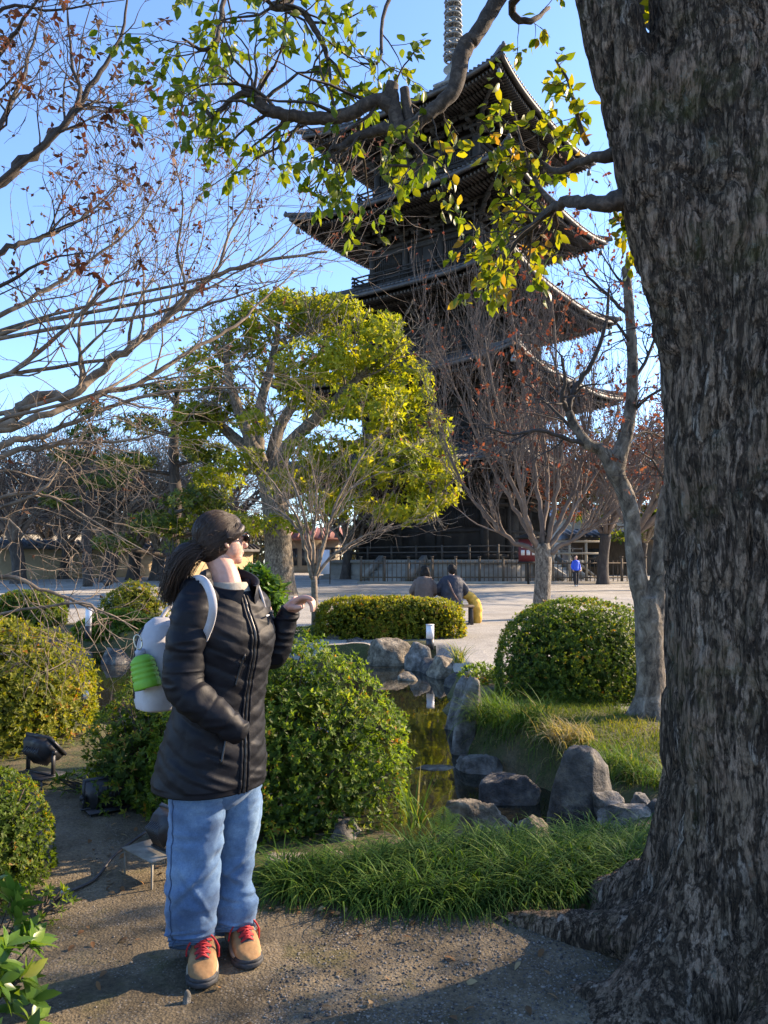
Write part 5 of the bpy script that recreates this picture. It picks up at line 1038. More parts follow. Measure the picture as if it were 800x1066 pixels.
bd.path([SHR + [0, 0, -.02], q_(193, 668, -.18), q_(190, 708, -.19), q_(213, 733, -.21), q_(242, 757, -.19)], [.045, .045, .045, .04, .032], 14)
bd.path([SHL, q_(276, 660, .17), q_(283, 682, .17), q_(293, 660, .15), q_(303, 634, .13)], [.055, .05, .042, .036, .026], 14)
bd.path([SHR + [0, 0, -.02], q_(235, 634), SHL + [0, 0, -.02]], [.045, .055, .045], 14)
BRT, BLT = G(210, 1033)[:2], G(262, 1012)[:2]; BRD, BLD = np.array([.2, -.98]), np.array([.40, -.916])   # boot toes and headings
BRH, BLH = BRT - BRD * .185, BLT - BLD * .185
HIPR, HIPL = q_(206, 830, -.06), q_(250, 826, .08); ANR, ANL = np.array([*BRH, .12]), np.array([*BLH, .12])
bd.path([HIPR, HIPR * .5 + ANR * .5, ANR, ANR - [0, 0, .08]], [.05, .036, .036, .036], 14); bd.path([HIPL, HIPL * .56 + ANL * .44 - [.01, .03, 0], ANL, ANL - [0, 0, .08]], [.05, .034, .036, .036], 14); bd.path([HIPR + [0, 0, .1], HIPL + [0, 0, .1]], [.08, .08], 12)
# raised hand: palm and five bent fingers; wrist at (303,633), knuckles near (317,625)
wr = q_(303, 633, .13); kn = q_(317, 624, .10); hx = nrm(kn - wr); hy = nrm(np.cross([0, 0, 1.], hx)); hz_ = np.cross(hx, hy); hp = lambda a, b_, c_: wr + hx * a + hy * b_ + hz_ * c_
bd.path([wr - hx * .02, hp(.01, 0, 0), hp(.045, .0, .003)], [.025, .028, .03], 14)
for b_ in (-.026, -.009, .009, .025): bd.path([hp(.008, b_ * .6, 0), hp(.035, b_, .004), hp(.066, b_ * 1.05, .006)], [.015, .0135, .011], 10)
for b_, ln, cu in ((-.03, .07, .6), (-.0095, .082, 1.35), (.0105, .076, 1.5), (.029, .06, 1.6)):
    p = hp(.064, b_ * 1.05, .005); pts = [p - hx * .02, p]; a = -.1
    for f_, k in ((.42, .55), (.33, .6), (.25, .45)): a += cu * k; p = p + (hx * math.cos(a) - hz_ * math.sin(a)) * ln * f_; pts.append(p)
    bd.path(pts, [.0105, .0105, .0098, .009, .0075], 10, 5)
bd.path([hp(.008, -.02, -.006), hp(.03, -.04, -.012), hp(.052, -.046, -.022), hp(.074, -.04, -.032)], [.014, .012, .0105, .0085], 10)
def headscale(V, N=None):
    d = np.linalg.norm(V - HC, axis=1); t_ = np.clip((d - .125) / .07, 0, 1); k = HS + (1 - HS) * t_ * t_ * (3 - 2 * t_); return HC + (V - HC) * k[:, None]
bd.remesh('body', M_skin, woman, .0038, 4, headscale)
# right hand lies in the pocket, its sleeve closes over it
# --- jacket
NR = 144
def ring(cpx, py, a, b_, dy=0., n=NR, tilt=0.):
    th = np.arange(n) * 2 * math.pi / n; c = q_(cpx, py, dy); e = 2.25
    ca, sa = np.cos(th), np.sin(th); k = (np.abs(ca) ** e + np.abs(sa) ** e) ** (-1 / e)
    return c + (ca * k * b_)[:, None] * fv - (sa * k * a)[:, None] * rv + np.array([0, 0, 1.]) * (tilt * ca * k * b_)[:, None]
spec = [(235, 615, 0.1002, 0.0844), (234.5, 618, 0.1182, 0.0918), (234, 623, 0.1477, 0.1034), (233.5, 632, 0.1688, 0.1171), (234, 645, 0.1772, 0.1371), (235.5, 660, 0.1772, 0.1488), (235.5, 675, 0.173, 0.1466), (234, 692, 0.1667, 0.1382), (232, 710, 0.1625, 0.1329), (229.5, 728, 0.1635, 0.134), (227, 746, 0.1699, 0.1414), (224, 766, 0.1794, 0.153), (221.5, 786, 0.1899, 0.1646), (219.5, 803, 0.1973, 0.172), (218, 816, 0.2004, 0.1751)]
sp = crom(np.array(spec), 12); rings = np.array([ring(*r[:4]) for r in sp]); cen = rings.mean(1, keepdims=True); out = nrm((rings - cen) * [1, 1, 0]); 
th = np.arange(NR) * 2 * math.pi / NR; thw = np.where(th > math.pi, th - 2 * math.pi, th); zz = rings[:, :, 2]
arc = np.abs(thw)[None] * .18; dn = np.abs(np.abs(thw)[None] - .06)
tq = (zz + np.where(arc < .36, -.42 * arc, -.42 * .36 + .3 * (arc - .36)) + .012 * vn(np.stack([rings[:, :, 0] * 4, rings[:, :, 1] * 4, zz * 4], -1), 3)) / .054
puff = (np.abs(np.sin(math.pi * tq)) + .01) ** .32; side = np.clip(np.abs(np.abs(thw)[None] - 1.25) / .06, 0, 1) ** .5
h_ = .0045 * puff * (.45 + .55 * side) * np.clip(np.abs(thw)[None] / .09, 0, 1) ** .6 + .006 * fbm(rings * [13, 13, 19], 3, 5) + .003 * (1 - 2 * np.abs(vn(rings * [9, 9, 34] + [0, 0, 1] * rings[:, :, :1] * 18, 8)))
hem = np.clip(1 - np.abs(zz - zz.min()) / .02, 0, 1); h_ = h_ * (1 - hem) + .002 * hem; h_[-6:] *= .5
rings2 = rings + out * h_[..., None]
mb = MB(); inn = rings2[-1] - out[-1] * .02 + [0, 0, .03]; mb.loft(np.concatenate([[inn], rings2[::-1]])[:, ::1], caps=False)
jk = mb.build('jacket', M_coat, woman, True)
def sleeve(name, pts, rad, period=.075, seed=1):
    c = crom(np.column_stack([pts, rad]), 22); Pm, rr = c[:, :3], c[:, 3]; s = np.r_[0, np.cumsum(np.linalg.norm(np.diff(Pm, axis=0), axis=1))]
    T = nrm(np.gradient(Pm, axis=0)); rf = nrm(np.array([.3, -1, .2])); n = 56; th = np.arange(n) * 2 * math.pi / n; rg = []
    for i in range(len(Pm)):
        rf = nrm(rf - (rf @ T[i]) * T[i]); bb = np.cross(T[i], rf); rg.append(Pm[i] + rr[i] * (np.cos(th)[:, None] * rf + np.sin(th)[:, None] * bb))
    rg = np.array(rg); o = nrm(rg - Pm[:, None]); hh = .0045 * (((np.abs(np.sin(math.pi * s / period)) + .01) ** .35)[:, None] - .6) + .009 * fbm(rg * [12, 12, 17] + seed, 3, seed) + .0045 * (1 - 2 * np.abs(vn(rg * [14, 14, 40] + seed, seed + 3)))
    hh[-3:] *= .3; return MB().loft(rg + o * hh[..., None]).build(name, M_coat, jk, True)
sleeve('sleeve', [q_(214, 618, -.1), q_(203, 631, -.15), q_(195, 662, -.18), q_(191, 692, -.19), q_(193, 714, -.2), q_(207, 731, -.21), q_(226, 745, -.2), q_(242, 757, -.185), q_(250, 764, -.165)], [.054, .066, .069, .066, .064, .058, .053, .047, .04])
sleeve('sleeve', [q_(258, 622, .1), q_(266, 634, .14), q_(275, 662, .17), q_(282, 682, .17), q_(288, 676, .16), q_(295, 655, .145), q_(301, 639, .135), q_(303, 634, .13)], [.054, .06, .058, .054, .05, .045, .039, .033], .085, 4)
# collar and folded hood
cr = MB(); th2 = np.linspace(.3, 2 * math.pi - .3, 60)
def cring(cpx, py, a, b_, inn=0., lift=0., lat=.02):
    c = q_(cpx, py); fr = np.cos(th2)
    return c + ((b_ - inn) * np.cos(th2))[:, None] * fv - ((a - inn) * np.sin(th2))[:, None] * rv + np.array([0, 0, 1.]) * (lift * fr + lat * np.sin(th2))[:, None]
o1, o2, o3 = cring(237, 622, .128, .112, 0, -.05), cring(238, 611, .104, .11, 0, -.045), cring(239, 602, .1, .118, 0, -.035)
i3, i2, i1 = cring(239, 601.5, .1, .118, .014, -.035), cring(238, 611, .104, .11, .017, -.045), cring(237, 624, .128, .112, .02, -.05)
cr.loft(np.array([o1, o2, o3, i3, i2, i1]), close=False, caps=False); cr.build('collar', M_coat, jk, True)
hb = MB(); bk = -fv
hp_ = lambda s, up, b_: q_(236, 610) + rv * s + np.array([0, 0, up]) + bk * b_
hb.path([hp_(.1, .012, -.035), hp_(.115, .0, .03), hp_(.09, -.012, .09), hp_(.0, -.025, .125), hp_(-.09, -.012, .09), hp_(-.115, .0, .03), hp_(-.1, .012, -.035)], [.022, .036, .042, .046, .042, .036, .022], 16)
hb.path([hp_(.09, -.03, .05), hp_(.05, -.06, .13), hp_(0, -.075, .15), hp_(-.05, -.06, .13), hp_(-.09, -.03, .05)], [.03, .04, .045, .04, .03], 14)
hb.remesh('hood', M_coat, jk, .006, 6, lambda V, N: V + N * (.008 * fbm(V * [22, 22, 30], 3, 4))[:, None])
# zip, flaps, pocket zips, small chest mark
fz_ = rings2[:, 0] + out[:, 0] * .004; k0 = 14
MB().tubes(fz_[k0:], np.full(len(fz_) - k0, .0065), 8).build('front_zip', M_zip, jk, True)
fl_ = MB()
for a in (2, NR - 2): fl_.tubes(rings2[k0:, a] + out[k0:, a] * .001, np.full(len(fz_) - k0, .0055), 6)
fl_.build('zip_placket', M_coat, jk, True)
def on_coat(px, py):
    """nearest coat surface point to the picture ray, on the near side"""
    r = nrm(ray(px, py)); v = rings2.reshape(-1, 3) - [0, 0, CAMH]; o = out.reshape(-1, 3); d = np.linalg.norm(v - (v @ r)[:, None] * r, axis=1) + np.where((o @ r) > 0, 9, 0); i = d.argmin(); return rings2.reshape(-1, 3)[i], o[i]
for pl in ([(238, 762), (235, 775), (231, 795)], [(253, 684), (248, 700), (244, 715)]):
    pk = MB(); pts = np.array([on_coat(*p)[0] + on_coat(*p)[1] * .004 for p in pl]); pk.path(pts, .004, 8); pk.box(pts[0] + on_coat(*pl[0])[1] * .006, (.005, .005, .022)); pk.build('pocket_zip', M_zip, jk, True)
c0, n0 = on_coat(276, 641); tx = nrm(np.cross([0, 0, 1.], n0)); lg = MB()
for k in range(8): lg.box(c0 + n0 * .0125 + tx * (.0048 * (k - 3.5)), (.0032, .003, .0065 if k in (0, 2) else .005), ax=np.array([tx, n0, [0, 0, 1.]]))
lg.build('chest_wordmark', simple('white_print', [(.3, (.7, .7, .7)), (.7, (.8, .8, .8))], 9, .6), jk)
MB().loft(np.array([q_(239, y) + (a * np.cos(np.arange(40) * math.pi / 20))[:, None] * fv - (b_ * np.sin(np.arange(40) * math.pi / 20))[:, None] * rv for y, a, b_ in ((628, .09, .09), (615, .078, .075), (608, .07, .064), (606, .063, .06))])).build('knit_top', M_knit, woman, True)
# --- jeans: two wide legs with folds
def leg(rows, name, seed, dy0, dy1, bnd):
    c = crom(np.array(rows, float), 14); n = 96; th = np.arange(n) * 2 * math.pi / n; k = len(c); z = np.linspace(0, 1, k)
    rg = []
    for i, (y, l, r) in enumerate(c):
        dy = dy0 + (dy1 - dy0) * z[i] ** 1.3; ce = q_((l + r) / 2, y, dy); hw = (r - l) / 2 * (WYc + dy) / F; dp = .86 * hw * np.sin(th); rg.append(ce + (hw * np.cos(th))[:, None] * [1, 0, 0] + dp[:, None] * [0, 1, 0] - (dp * .62 * max(0, z[i] - .55) / .45)[:, None] * [0, 0, 1])
    rg = np.array(rg); o = nrm((rg - rg.mean(1, keepdims=True)) * [1, 1, 0]); s = rg[:, :, 2]
    w_ = np.stack([rg[:, :, 0] * 9 + 5 * s * bnd, rg[:, :, 1] * 9, s * 11], -1)
    hh = .013 * (np.abs(vn(w_ * [.9, .9, .5], seed)) ** .6 - .4) * (.35 + .65 * np.abs(z[:, None] - .35) ** .5 * 1.5) + .007 * fbm(rg * [16, 16, 30], 3, seed + 2) + .004 * (1 - 2 * np.abs(vn(np.stack([rg[:, :, 0] * 10 + s * 9 * bnd, rg[:, :, 1] * 10, s * 26], -1), seed + 4)))
    gf = np.random.default_rng(seed); TH = np.broadcast_to(th[None], (k, n))
    for zc, am, cnt in ((.12, .005, 3), (.42, .0075, 5), (.55, .007, 5), (.82, .008, 6), (.9, .007, 5)):
        for _ in range(cnt):
            t0 = gf.uniform(0, 2 * math.pi); z0 = zc + gf.normal() * .04; sl_ = gf.normal() * .09; dth = (TH - t0 + math.pi) % (2 * math.pi) - math.pi; ln_ = gf.uniform(.5, 1.1); dz = z[:, None] - z0 - sl_ * dth
            hh = hh + am * np.exp(-(dth / ln_) ** 2) * (np.exp(-(dz / .016) ** 2) - .8 * np.exp(-((dz - .03) / .018) ** 2))
    hm = np.clip((z[:, None] - .94) / .02, 0, 1) * .003; hh = hh * (1 - .6 * (z[:, None] > .95)) + hm
    rg = rg + o * hh[..., None]; inn = rg[-1] - o[-1] * .012 + [0, 0, .05]
    return rg, o, MB().loft(np.concatenate([[inn], rg[::-1]]), caps=False)
jr = [(800, 178, 232), (837, 178, 233), (866, 176, 231), (909, 175, 228), (952, 174, 225), (974, 176, 222), (987, 178, 220)]; jl = [(797, 226, 270), (837, 229, 272), (870, 228, 268), (909, 227, 262), (940, 224, 266), (960, 222, 264), (973, 222, 262)]
rgR, oR, ml = leg(jr, 'r', 41, -.07, .07, 1); rgL, oL, m2 = leg(jl, 'l', 47, .07, .19, -1)
jm = MB(); jm.path([q_(200, 806, -.05), q_(226, 815, 0), q_(254, 802, .06)], [.09, .1, .08], 20)
A_ = ml.arrays(); 
jeans = jm.build('jeans', M_denim, woman, True)
for m_, rg, o in ((ml, rgR, oR), (m2, rgL, oL)):
    lo = m_.build('trouser_leg', M_denim, jeans, True); sm = MB()
    i = 56 if m_ is ml else 74
    ii = [int(96 * .64)] if m_ is ml else [int(96 * .55)]
    for i in ii: sm.tubes(rg[:, i] + o[:, i] * .001, np.full(len(rg), .0022), 6)
    for q in (-5, -9): sm.tubes(np.vstack([rg[q], rg[q][:1]]) + np.vstack([o[q], o[q][:1]]) * .0006, np.full(97, .0011), 5)
    sm.build('seam', M_stitch, lo, True)
# --- boots
def boot(heel, toe, name='boot'):
    heel = np.array([*heel, 0.]); toe = np.array([*toe, 0.]); f = nrm(toe - heel); Ln = np.linalg.norm(toe - heel); s = np.array([-f[1], f[0], 0]); u = np.array([0, 0, 1.]); n = 40; th = np.arange(n) * 2 * math.pi / n
    pt = lambda a, b_, c_: heel + f * a * Ln + s * b_ + u * c_
    root = MB(); xs = np.array([0, .04, .12, .25, .4, .55, .7, .82, .92, .98, 1.0]); wd = np.array([.015, .031, .037, .037, .038, .045, .05, .048, .039, .022, .008]); ht = np.array([.05, .085, .105, .125, .128, .112, .09, .072, .06, .05, .042])
    rg = np.array([[pt(x, w_ * np.sign(math.cos(a)) * abs(math.cos(a)) ** .8, .022 + (h - .022) * (.5 + .5 * np.sign(math.sin(a)) * abs(math.sin(a)) ** .75)) for a in th] for x, w_, h in zip(xs, wd, ht)])
    root.loft(rg); root.loft(np.array([[pt(.2 + cx + .17 * math.cos(a) * sc, .042 * math.sin(a) * sc, z) for a in th] for z, cx, sc in ((.05, 0, 1.), (.1, 0, 1.), (.135, -.005, .98), (.165, -.012, 1.02), (.18, -.012, 1.06))]))
    bo = root.remesh(name, M_boot, woman, .004, 5, lambda V, N: V + N * (.002 * fbm(V * 40, 3, 4))[:, None])
    ou = np.array([(x, w_ + .006) for x, w_ in zip(xs, wd)]); ol = np.vstack([ou, (ou * [1, -1])[::-1]])
    sl_ = MB(); sl_.loft(np.array([[pt(-.015 + a * 1.035, b_ * k, z + (.012 if a > .85 and z < .02 else 0)) for a, b_ in ol[::-1]] for z, k in ((.002, .92), (.008, 1.), (.024, 1.02), (.03, .98))])); sl_.build('sole', M_sole, bo)
    md = MB(); md.loft(np.array([[pt(-.008 + a * .93, b_ * k, z) for a, b_ in ol[::-1]] for z, k in ((.03, 1.0), (.042, .97))])); md.build('midsole', M_mid, bo)
    tc = MB(); tc.loft(np.array([[pt(.8 + (a - .8) * 1.03, b_ * k, z) for a, b_ in np.vstack([ou[ou[:, 0] >= .8], (ou[ou[:, 0] >= .8] * [1, -1])[::-1]])[::-1]] for z, k in ((.029, 1.0), (.036, .97), (.041, .88))])); tc.build('toe_guard', M_sole, bo)
    la = MB(); g = np.random.default_rng(3); top = lambda x: np.interp(x, xs, ht)
    ln = [(.76, .022), (.70, .026), (.63, .028), (.56, .03), (.49, .03), (.42, .03)]; hz = [.089, .1, .113, .124, .138, .152]
    for k in range(5):
        (x0, w0), (x1, w1) = ln[k], ln[k + 1]
        for sg in (1, -1): la.path([pt(x0, sg * w0, hz[k] - .012), pt((x0 + x1) / 2 + .02, 0, (hz[k] + hz[k + 1]) / 2 + .004), pt(x1, -sg * w1, hz[k + 1] - .012)], .0036, 7, 5)
        la.path([pt(x0, -w0, hz[k] - .01), pt(x0 + .02, 0, hz[k] + .004), pt(x0, w0, hz[k] - .01)], .0036, 7, 5)
    for sg, lg_ in ((1, .07), (-1, .06), (1, .045)): la.path([pt(.55, 0, .132), pt(.6, sg * .028, .134), pt(.6, sg * .052, .1), pt(.58, sg * .056, .13 - lg_), pt(.52, sg * .054, .135 - lg_ * 1.2)], .0033, 7, 5)
    la.build('laces', M_lace, bo, True); tg = MB(); tg.loft(np.array([[pt(x + .02, b_, z + .002) for b_, z in ((-.022, h - .006), (0, h), (.022, h - .006), (.02, h - .02), (-.02, h - .02))] for x, h in ((.76, .083), (.63, .108), (.52, .13), (.42, .155))])); tg.build('tongue', M_sole, bo)
    return bo
boot(BRT - BRD * .275, BRT); boot(BLT - BLD * .275, BLT)
# --- hair
hr = MB(); g = np.random.default_rng(77)
hr.ball(hd(-.024, 0, .034), (.1, .086, .09), 32, HAX); hr.ball(hd(-.042, 0, .0), (.08, .085, .085), 28, HAX); hr.ball(hd(-.055, .0, -.035), (.062, .07, .06), 24, HAX); hr.ball(hd(.035, 0, .066), (.05, .066, .042), 20, HAX)
for s in (1, -1): hr.path([hd(.07, .05 * s, .052), hd(.045, .074 * s, .03), hd(.02, .08 * s, .018), hd(-.02, .086 * s, .012)], [.02, .022, .022, .022], 12)
def hdisp(V, N):
    l = (V - HC) @ HAX.T; a = np.arctan2(l[:, 1], l[:, 2] + .03); return V + N * ((.0026 * vn(np.stack([a * 16, l[:, 0] * 9, l[:, 2] * 3], -1), 4) + .0010 * vn(np.stack([a * 42, l[:, 0] * 10, l[:, 2] * 4], -1), 6)) * np.clip((.045 - l[:, 0]) / .04, 0, 1))[:, None]
ha = hr.remesh('hair', M_hair, woman, .005, 14, hdisp)
tieF = q_(206, 573, -.035); tie = HC + (tieF - HC) / HS
st = MB(); n = 1000; a = g.uniform(-1.75, 1.75, n); x = g.uniform(-.02, .06, n)
S0 = np.array([hd(xx, .088 * math.sin(aa) * (1 - max(xx, 0) * 2.2), .028 + .094 * math.cos(aa) * (1 - max(xx, 0) * 1.6)) for xx, aa in zip(x, a)]); lift = nrm(S0 - hd(-.03, 0, .02))
mids = (S0 * .5 + tie * .5); mids = hd(-.035, 0, .01) + nrm(mids - hd(-.035, 0, .01)) * g.uniform(.094, .101, n)[:, None]; q = np.linspace(0, 1, 9)[None, :, None]
e = tie + g.normal(size=(n, 3)) * .008
B = (1 - q) ** 2 * S0[:, None] + 2 * q * (1 - q) * (mids * 2 - (S0 + e) / 2)[:, None] + q ** 2 * e[:, None]; 
from mathutils.bvhtree import BVHTree
bv = BVHTree.FromPolygons([v.co + Vector(origin_of(woman)) for v in ha.data.vertices], [p.vertices[:] for p in ha.data.polygons])
rl_ = g.random(n) ** 2
for i_ in range(n):
    for j_ in range(8):
        l_, nn_, _, _ = bv.find_nearest(Vector(B[i_, j_])); B[i_, j_] = np.array(l_) + np.array(nn_) * (.0003 + .0022 * rl_[i_])
st.tubes(B, np.full((n, 9), .0009), 4, g.random(n), False)
fly = g.normal(size=(40, 3)); s0_ = B[g.integers(0, n, 40), 4]; e_ = s0_ + nrm(s0_ - HC) * g.uniform(.006, .022, (40, 1)) + fly * .018; st.tubes(np.stack([s0_, (s0_ + e_) / 2 + nrm(s0_ - HC) * .006, e_], 1), np.full((40, 3), .0005), 3, g.random(40), False)
def scale_obj(o):
    og = origin_of(o)
    for v_ in o.data.vertices: v_.co = Vector(HC - og) + (v_.co - Vector(HC - og)) * HS
scale_obj(ha); scale_obj(st.build('hair_strands', M_hair, ha, True)); tie = tieF
pt_ = MB(); n = 2300; tipc = np.array([q_(178, 627, -.02)]); ctl = q_(191, 573, -.06)
sp_ = g.normal(size=(n, 3)); e = tipc + sp_ * [.015, .022, .014] + np.column_stack([g.normal(size=n) * .012, np.zeros(n), np.abs(g.normal(size=n)) * .075]); e[:, 0] += (e[:, 2] - tipc[0, 2]) * .05
s0 = tie + sp_ * .012; c1 = ctl + sp_ * [.02, .026, .013] ; c2 = q_(182, 600, -.04) + sp_ * [.017, .025, .014]
B = (1 - q) ** 3 * s0[:, None] + 3 * q * (1 - q) ** 2 * c1[:, None] + 3 * q ** 2 * (1 - q) * c2[:, None] + q ** 3 * e[:, None]
pt_.tubes(B, np.linspace(.0013, .0006, 9)[None] * np.ones((n, 1)), 4, g.random(n), False)
core = MB(); core.path([tie, ctl, q_(183, 592, -.04), q_(179, 612, -.02)], [.018, .026, .024, .012], 12, 6)
pt_.build('ponytail', M_hair, ha, True); core.build('ponytail_core', M_hair, ha, True)
qa = np.linspace(0, 2 * math.pi, 24); MB().tubes(tie + np.outer(np.cos(qa) * .021, [.12, .98, .1]) + np.outer(np.sin(qa) * .02, [.35, -.1, .93]), np.full(24, .0048), 8).build('hair_tie', M_white, ha, True)
# --- sunglasses
sg = MB()
for s in (1, -1):
    sg.path([hd(.03, .078 * s, .012), hd(.075, .07 * s, .013), hd(.098, .06 * s, .012)], [.002, .0035, .005], 8)
    sg.ball(hd(.098, .033 * s, .006), (.009, .031, .024), 16, HAX)
sg.path([hd(.104, .012, .014), hd(.108, 0, .016), hd(.104, -.012, .014)], .003, 8); scale_obj(sg.build('sunglasses', M_lens, woman, True))
# ================================================================== backpack and bottle
bpk = thing('backpack', 'pale grey canvas backpack worn on the woman\'s back', 'backpack', q_(172, 690, .16)); bc = q_(176, 690, .17)
mb = MB(); hts = [(-.17, .75, .06), (-.165, .95, .07), (-.13, 1., .078), (-.05, 1., .082), (.04, .96, .078), (.1, .88, .07), (.15, .72, .055), (.175, .45, .03)]
th = np.arange(48) * 2 * math.pi / 48
mb.loft(np.array([[bc + rv * (.13 * w_ * np.sign(math.cos(a)) * abs(math.cos(a)) ** .6) + (-fv) * (dp * np.sign(math.sin(a)) * abs(math.sin(a)) ** .7) + np.array([0, 0, z]) for a in th] for z, w_, dp in hts]))
mb.remesh('pack_body', M_grey, bpk, .007, 5, lambda V, N: V + N * (.012 * fbm(V * [9, 9, 7], 3, 9) + .004 * fbm(V * 26, 2, 5))[:, None])
ps = MB(); fr_ = lambda px, py, dy: q_(px, py, dy)
def strap(name, pts, wd):
    c = crom(np.array(pts, float), 8); T = nrm(np.gradient(c, axis=0)); o = nrm(c - (q_(235, 640) + (c - q_(235, 640)) * [0, 0, 1])); sd = nrm(np.cross(T, o)); o2 = np.cross(sd, T)
    rg = np.array([[c[i] + sd[i] * x * wd + o2[i] * y for x, y in ((-.5, -.004), (.5, -.004), (.5, .005), (-.5, .005))] for i in range(len(c))]); MB().loft(rg).build(name, M_grey, bpk, False)
shp = q_(212, 612, -.11)
strap('shoulder_strap', [q_(186, 628, .12), q_(200, 606, -.02), q_(210, 603, -.16), q_(218, 613, -.235), q_(222, 630, -.25), q_(220, 646, -.23), q_(215, 660, -.2), q_(208, 676, -.15)], .026)
strap('shoulder_strap', [q_(232, 640, .3), q_(256, 606, .2), q_(263, 604, .1), q_(268, 612, .045), q_(274, 626, .03), q_(280, 650, .06)], .03)
pk2 = MB(); pk2.loft(np.array([[bc + rv * (.095 * w_ * np.sign(math.cos(a)) * abs(math.cos(a)) ** .5) - fv * (.075 + dp * np.sign(math.sin(a)) * abs(math.sin(a)) ** .6) + np.array([0, 0, z]) for a in th] for z, w_, dp in ((-.135, .8, .01), (-.125, .95, .018), (-.06, 1., .024), (0, .97, .022), (.02, .85, .012))])); pk2.remesh('front_pocket', M_grey, bpk, .006, 4, lambda V, N: V + N * (.006 * fbm(V * [14, 14, 10], 3, 9))[:, None])
MB().path([bc + rv * .13 - fv * .03 + np.array([0, 0, -.12]), bc + rv * .133 - fv * .03 + np.array([0, 0, .03]), bc + rv * .11 - fv * .03 + np.array([0, 0, .12]), bc + rv * .05 - fv * .03 + np.array([0, 0, .172])], .0035, 6).build('zip', M_zip, bpk, True)
MB().path([bc + np.array([0, 0, .17]) + rv * .04, bc + np.array([0, 0, .21]), bc + np.array([0, 0, .17]) - rv * .04], .008, 8).build('top_loop', M_grey, bpk, True)
M_green = simple('lime_silicone', [(.3, (.12, .34, .02)), (.7, (.17, .43, .035))], 10, .6)
bt = thing('silicone_bottle', 'lime green ribbed collapsible bottle hanging from the backpack', 'bottle', q_(151, 700, .02)); bb = q_(151, 700, .02); axb = nrm([.28, -.12, -1.]); sx = nrm(np.cross(axb, [0, 1, 0])); sy = np.cross(axb, sx)
prof = [(-.064, .012), (-.062, .024), (-.052, .036), (-.042, .043), (-.036, .044), (-.032, .0405), (-.028, .045), (-.018, .0465), (-.013, .042), (-.009, .047), (.001, .0475), (.006, .043), (.01, .0475), (.02, .048), (.025, .0435), (.029, .048), (.04, .0485), (.052, .0485), (.058, .047), (.059, .042), (.054, .036), (.052, .01)]
th = np.arange(40) * 2 * math.pi / 40
MB().loft(np.array([bb + axb * h + (np.cos(th)[:, None] * sx - np.sin(th)[:, None] * sy) * r for h, r in prof][::-1])).build('bottle_body', M_green, bt, True)
MB().loft(np.array([bb + axb * h + (np.cos(th)[:, None] * sx - np.sin(th)[:, None] * sy) * r for h, r in ((-.06, .019), (-.082, .019), (-.086, .012), (-.09, .004))])).build('cap', simple('grey_cap', [(.3, (.2, .24, .3)), (.7, (.34, .38, .45))], 9, .5), bt, True)
q2 = np.linspace(0, 2 * math.pi, 30); cc = bb - axb * .115 + np.array([.006, -.02, 0])
MB().tubes(cc + np.outer(np.cos(q2) * .014, sx) + np.outer(np.sin(q2) * .026, axb), np.full(30, .0028), 7).build('carabiner', simple('brass_clip', [(.3, (.45, .4, .3)), (.7, (.6, .55, .42))], 9, .3, metal=.9), bt, True)
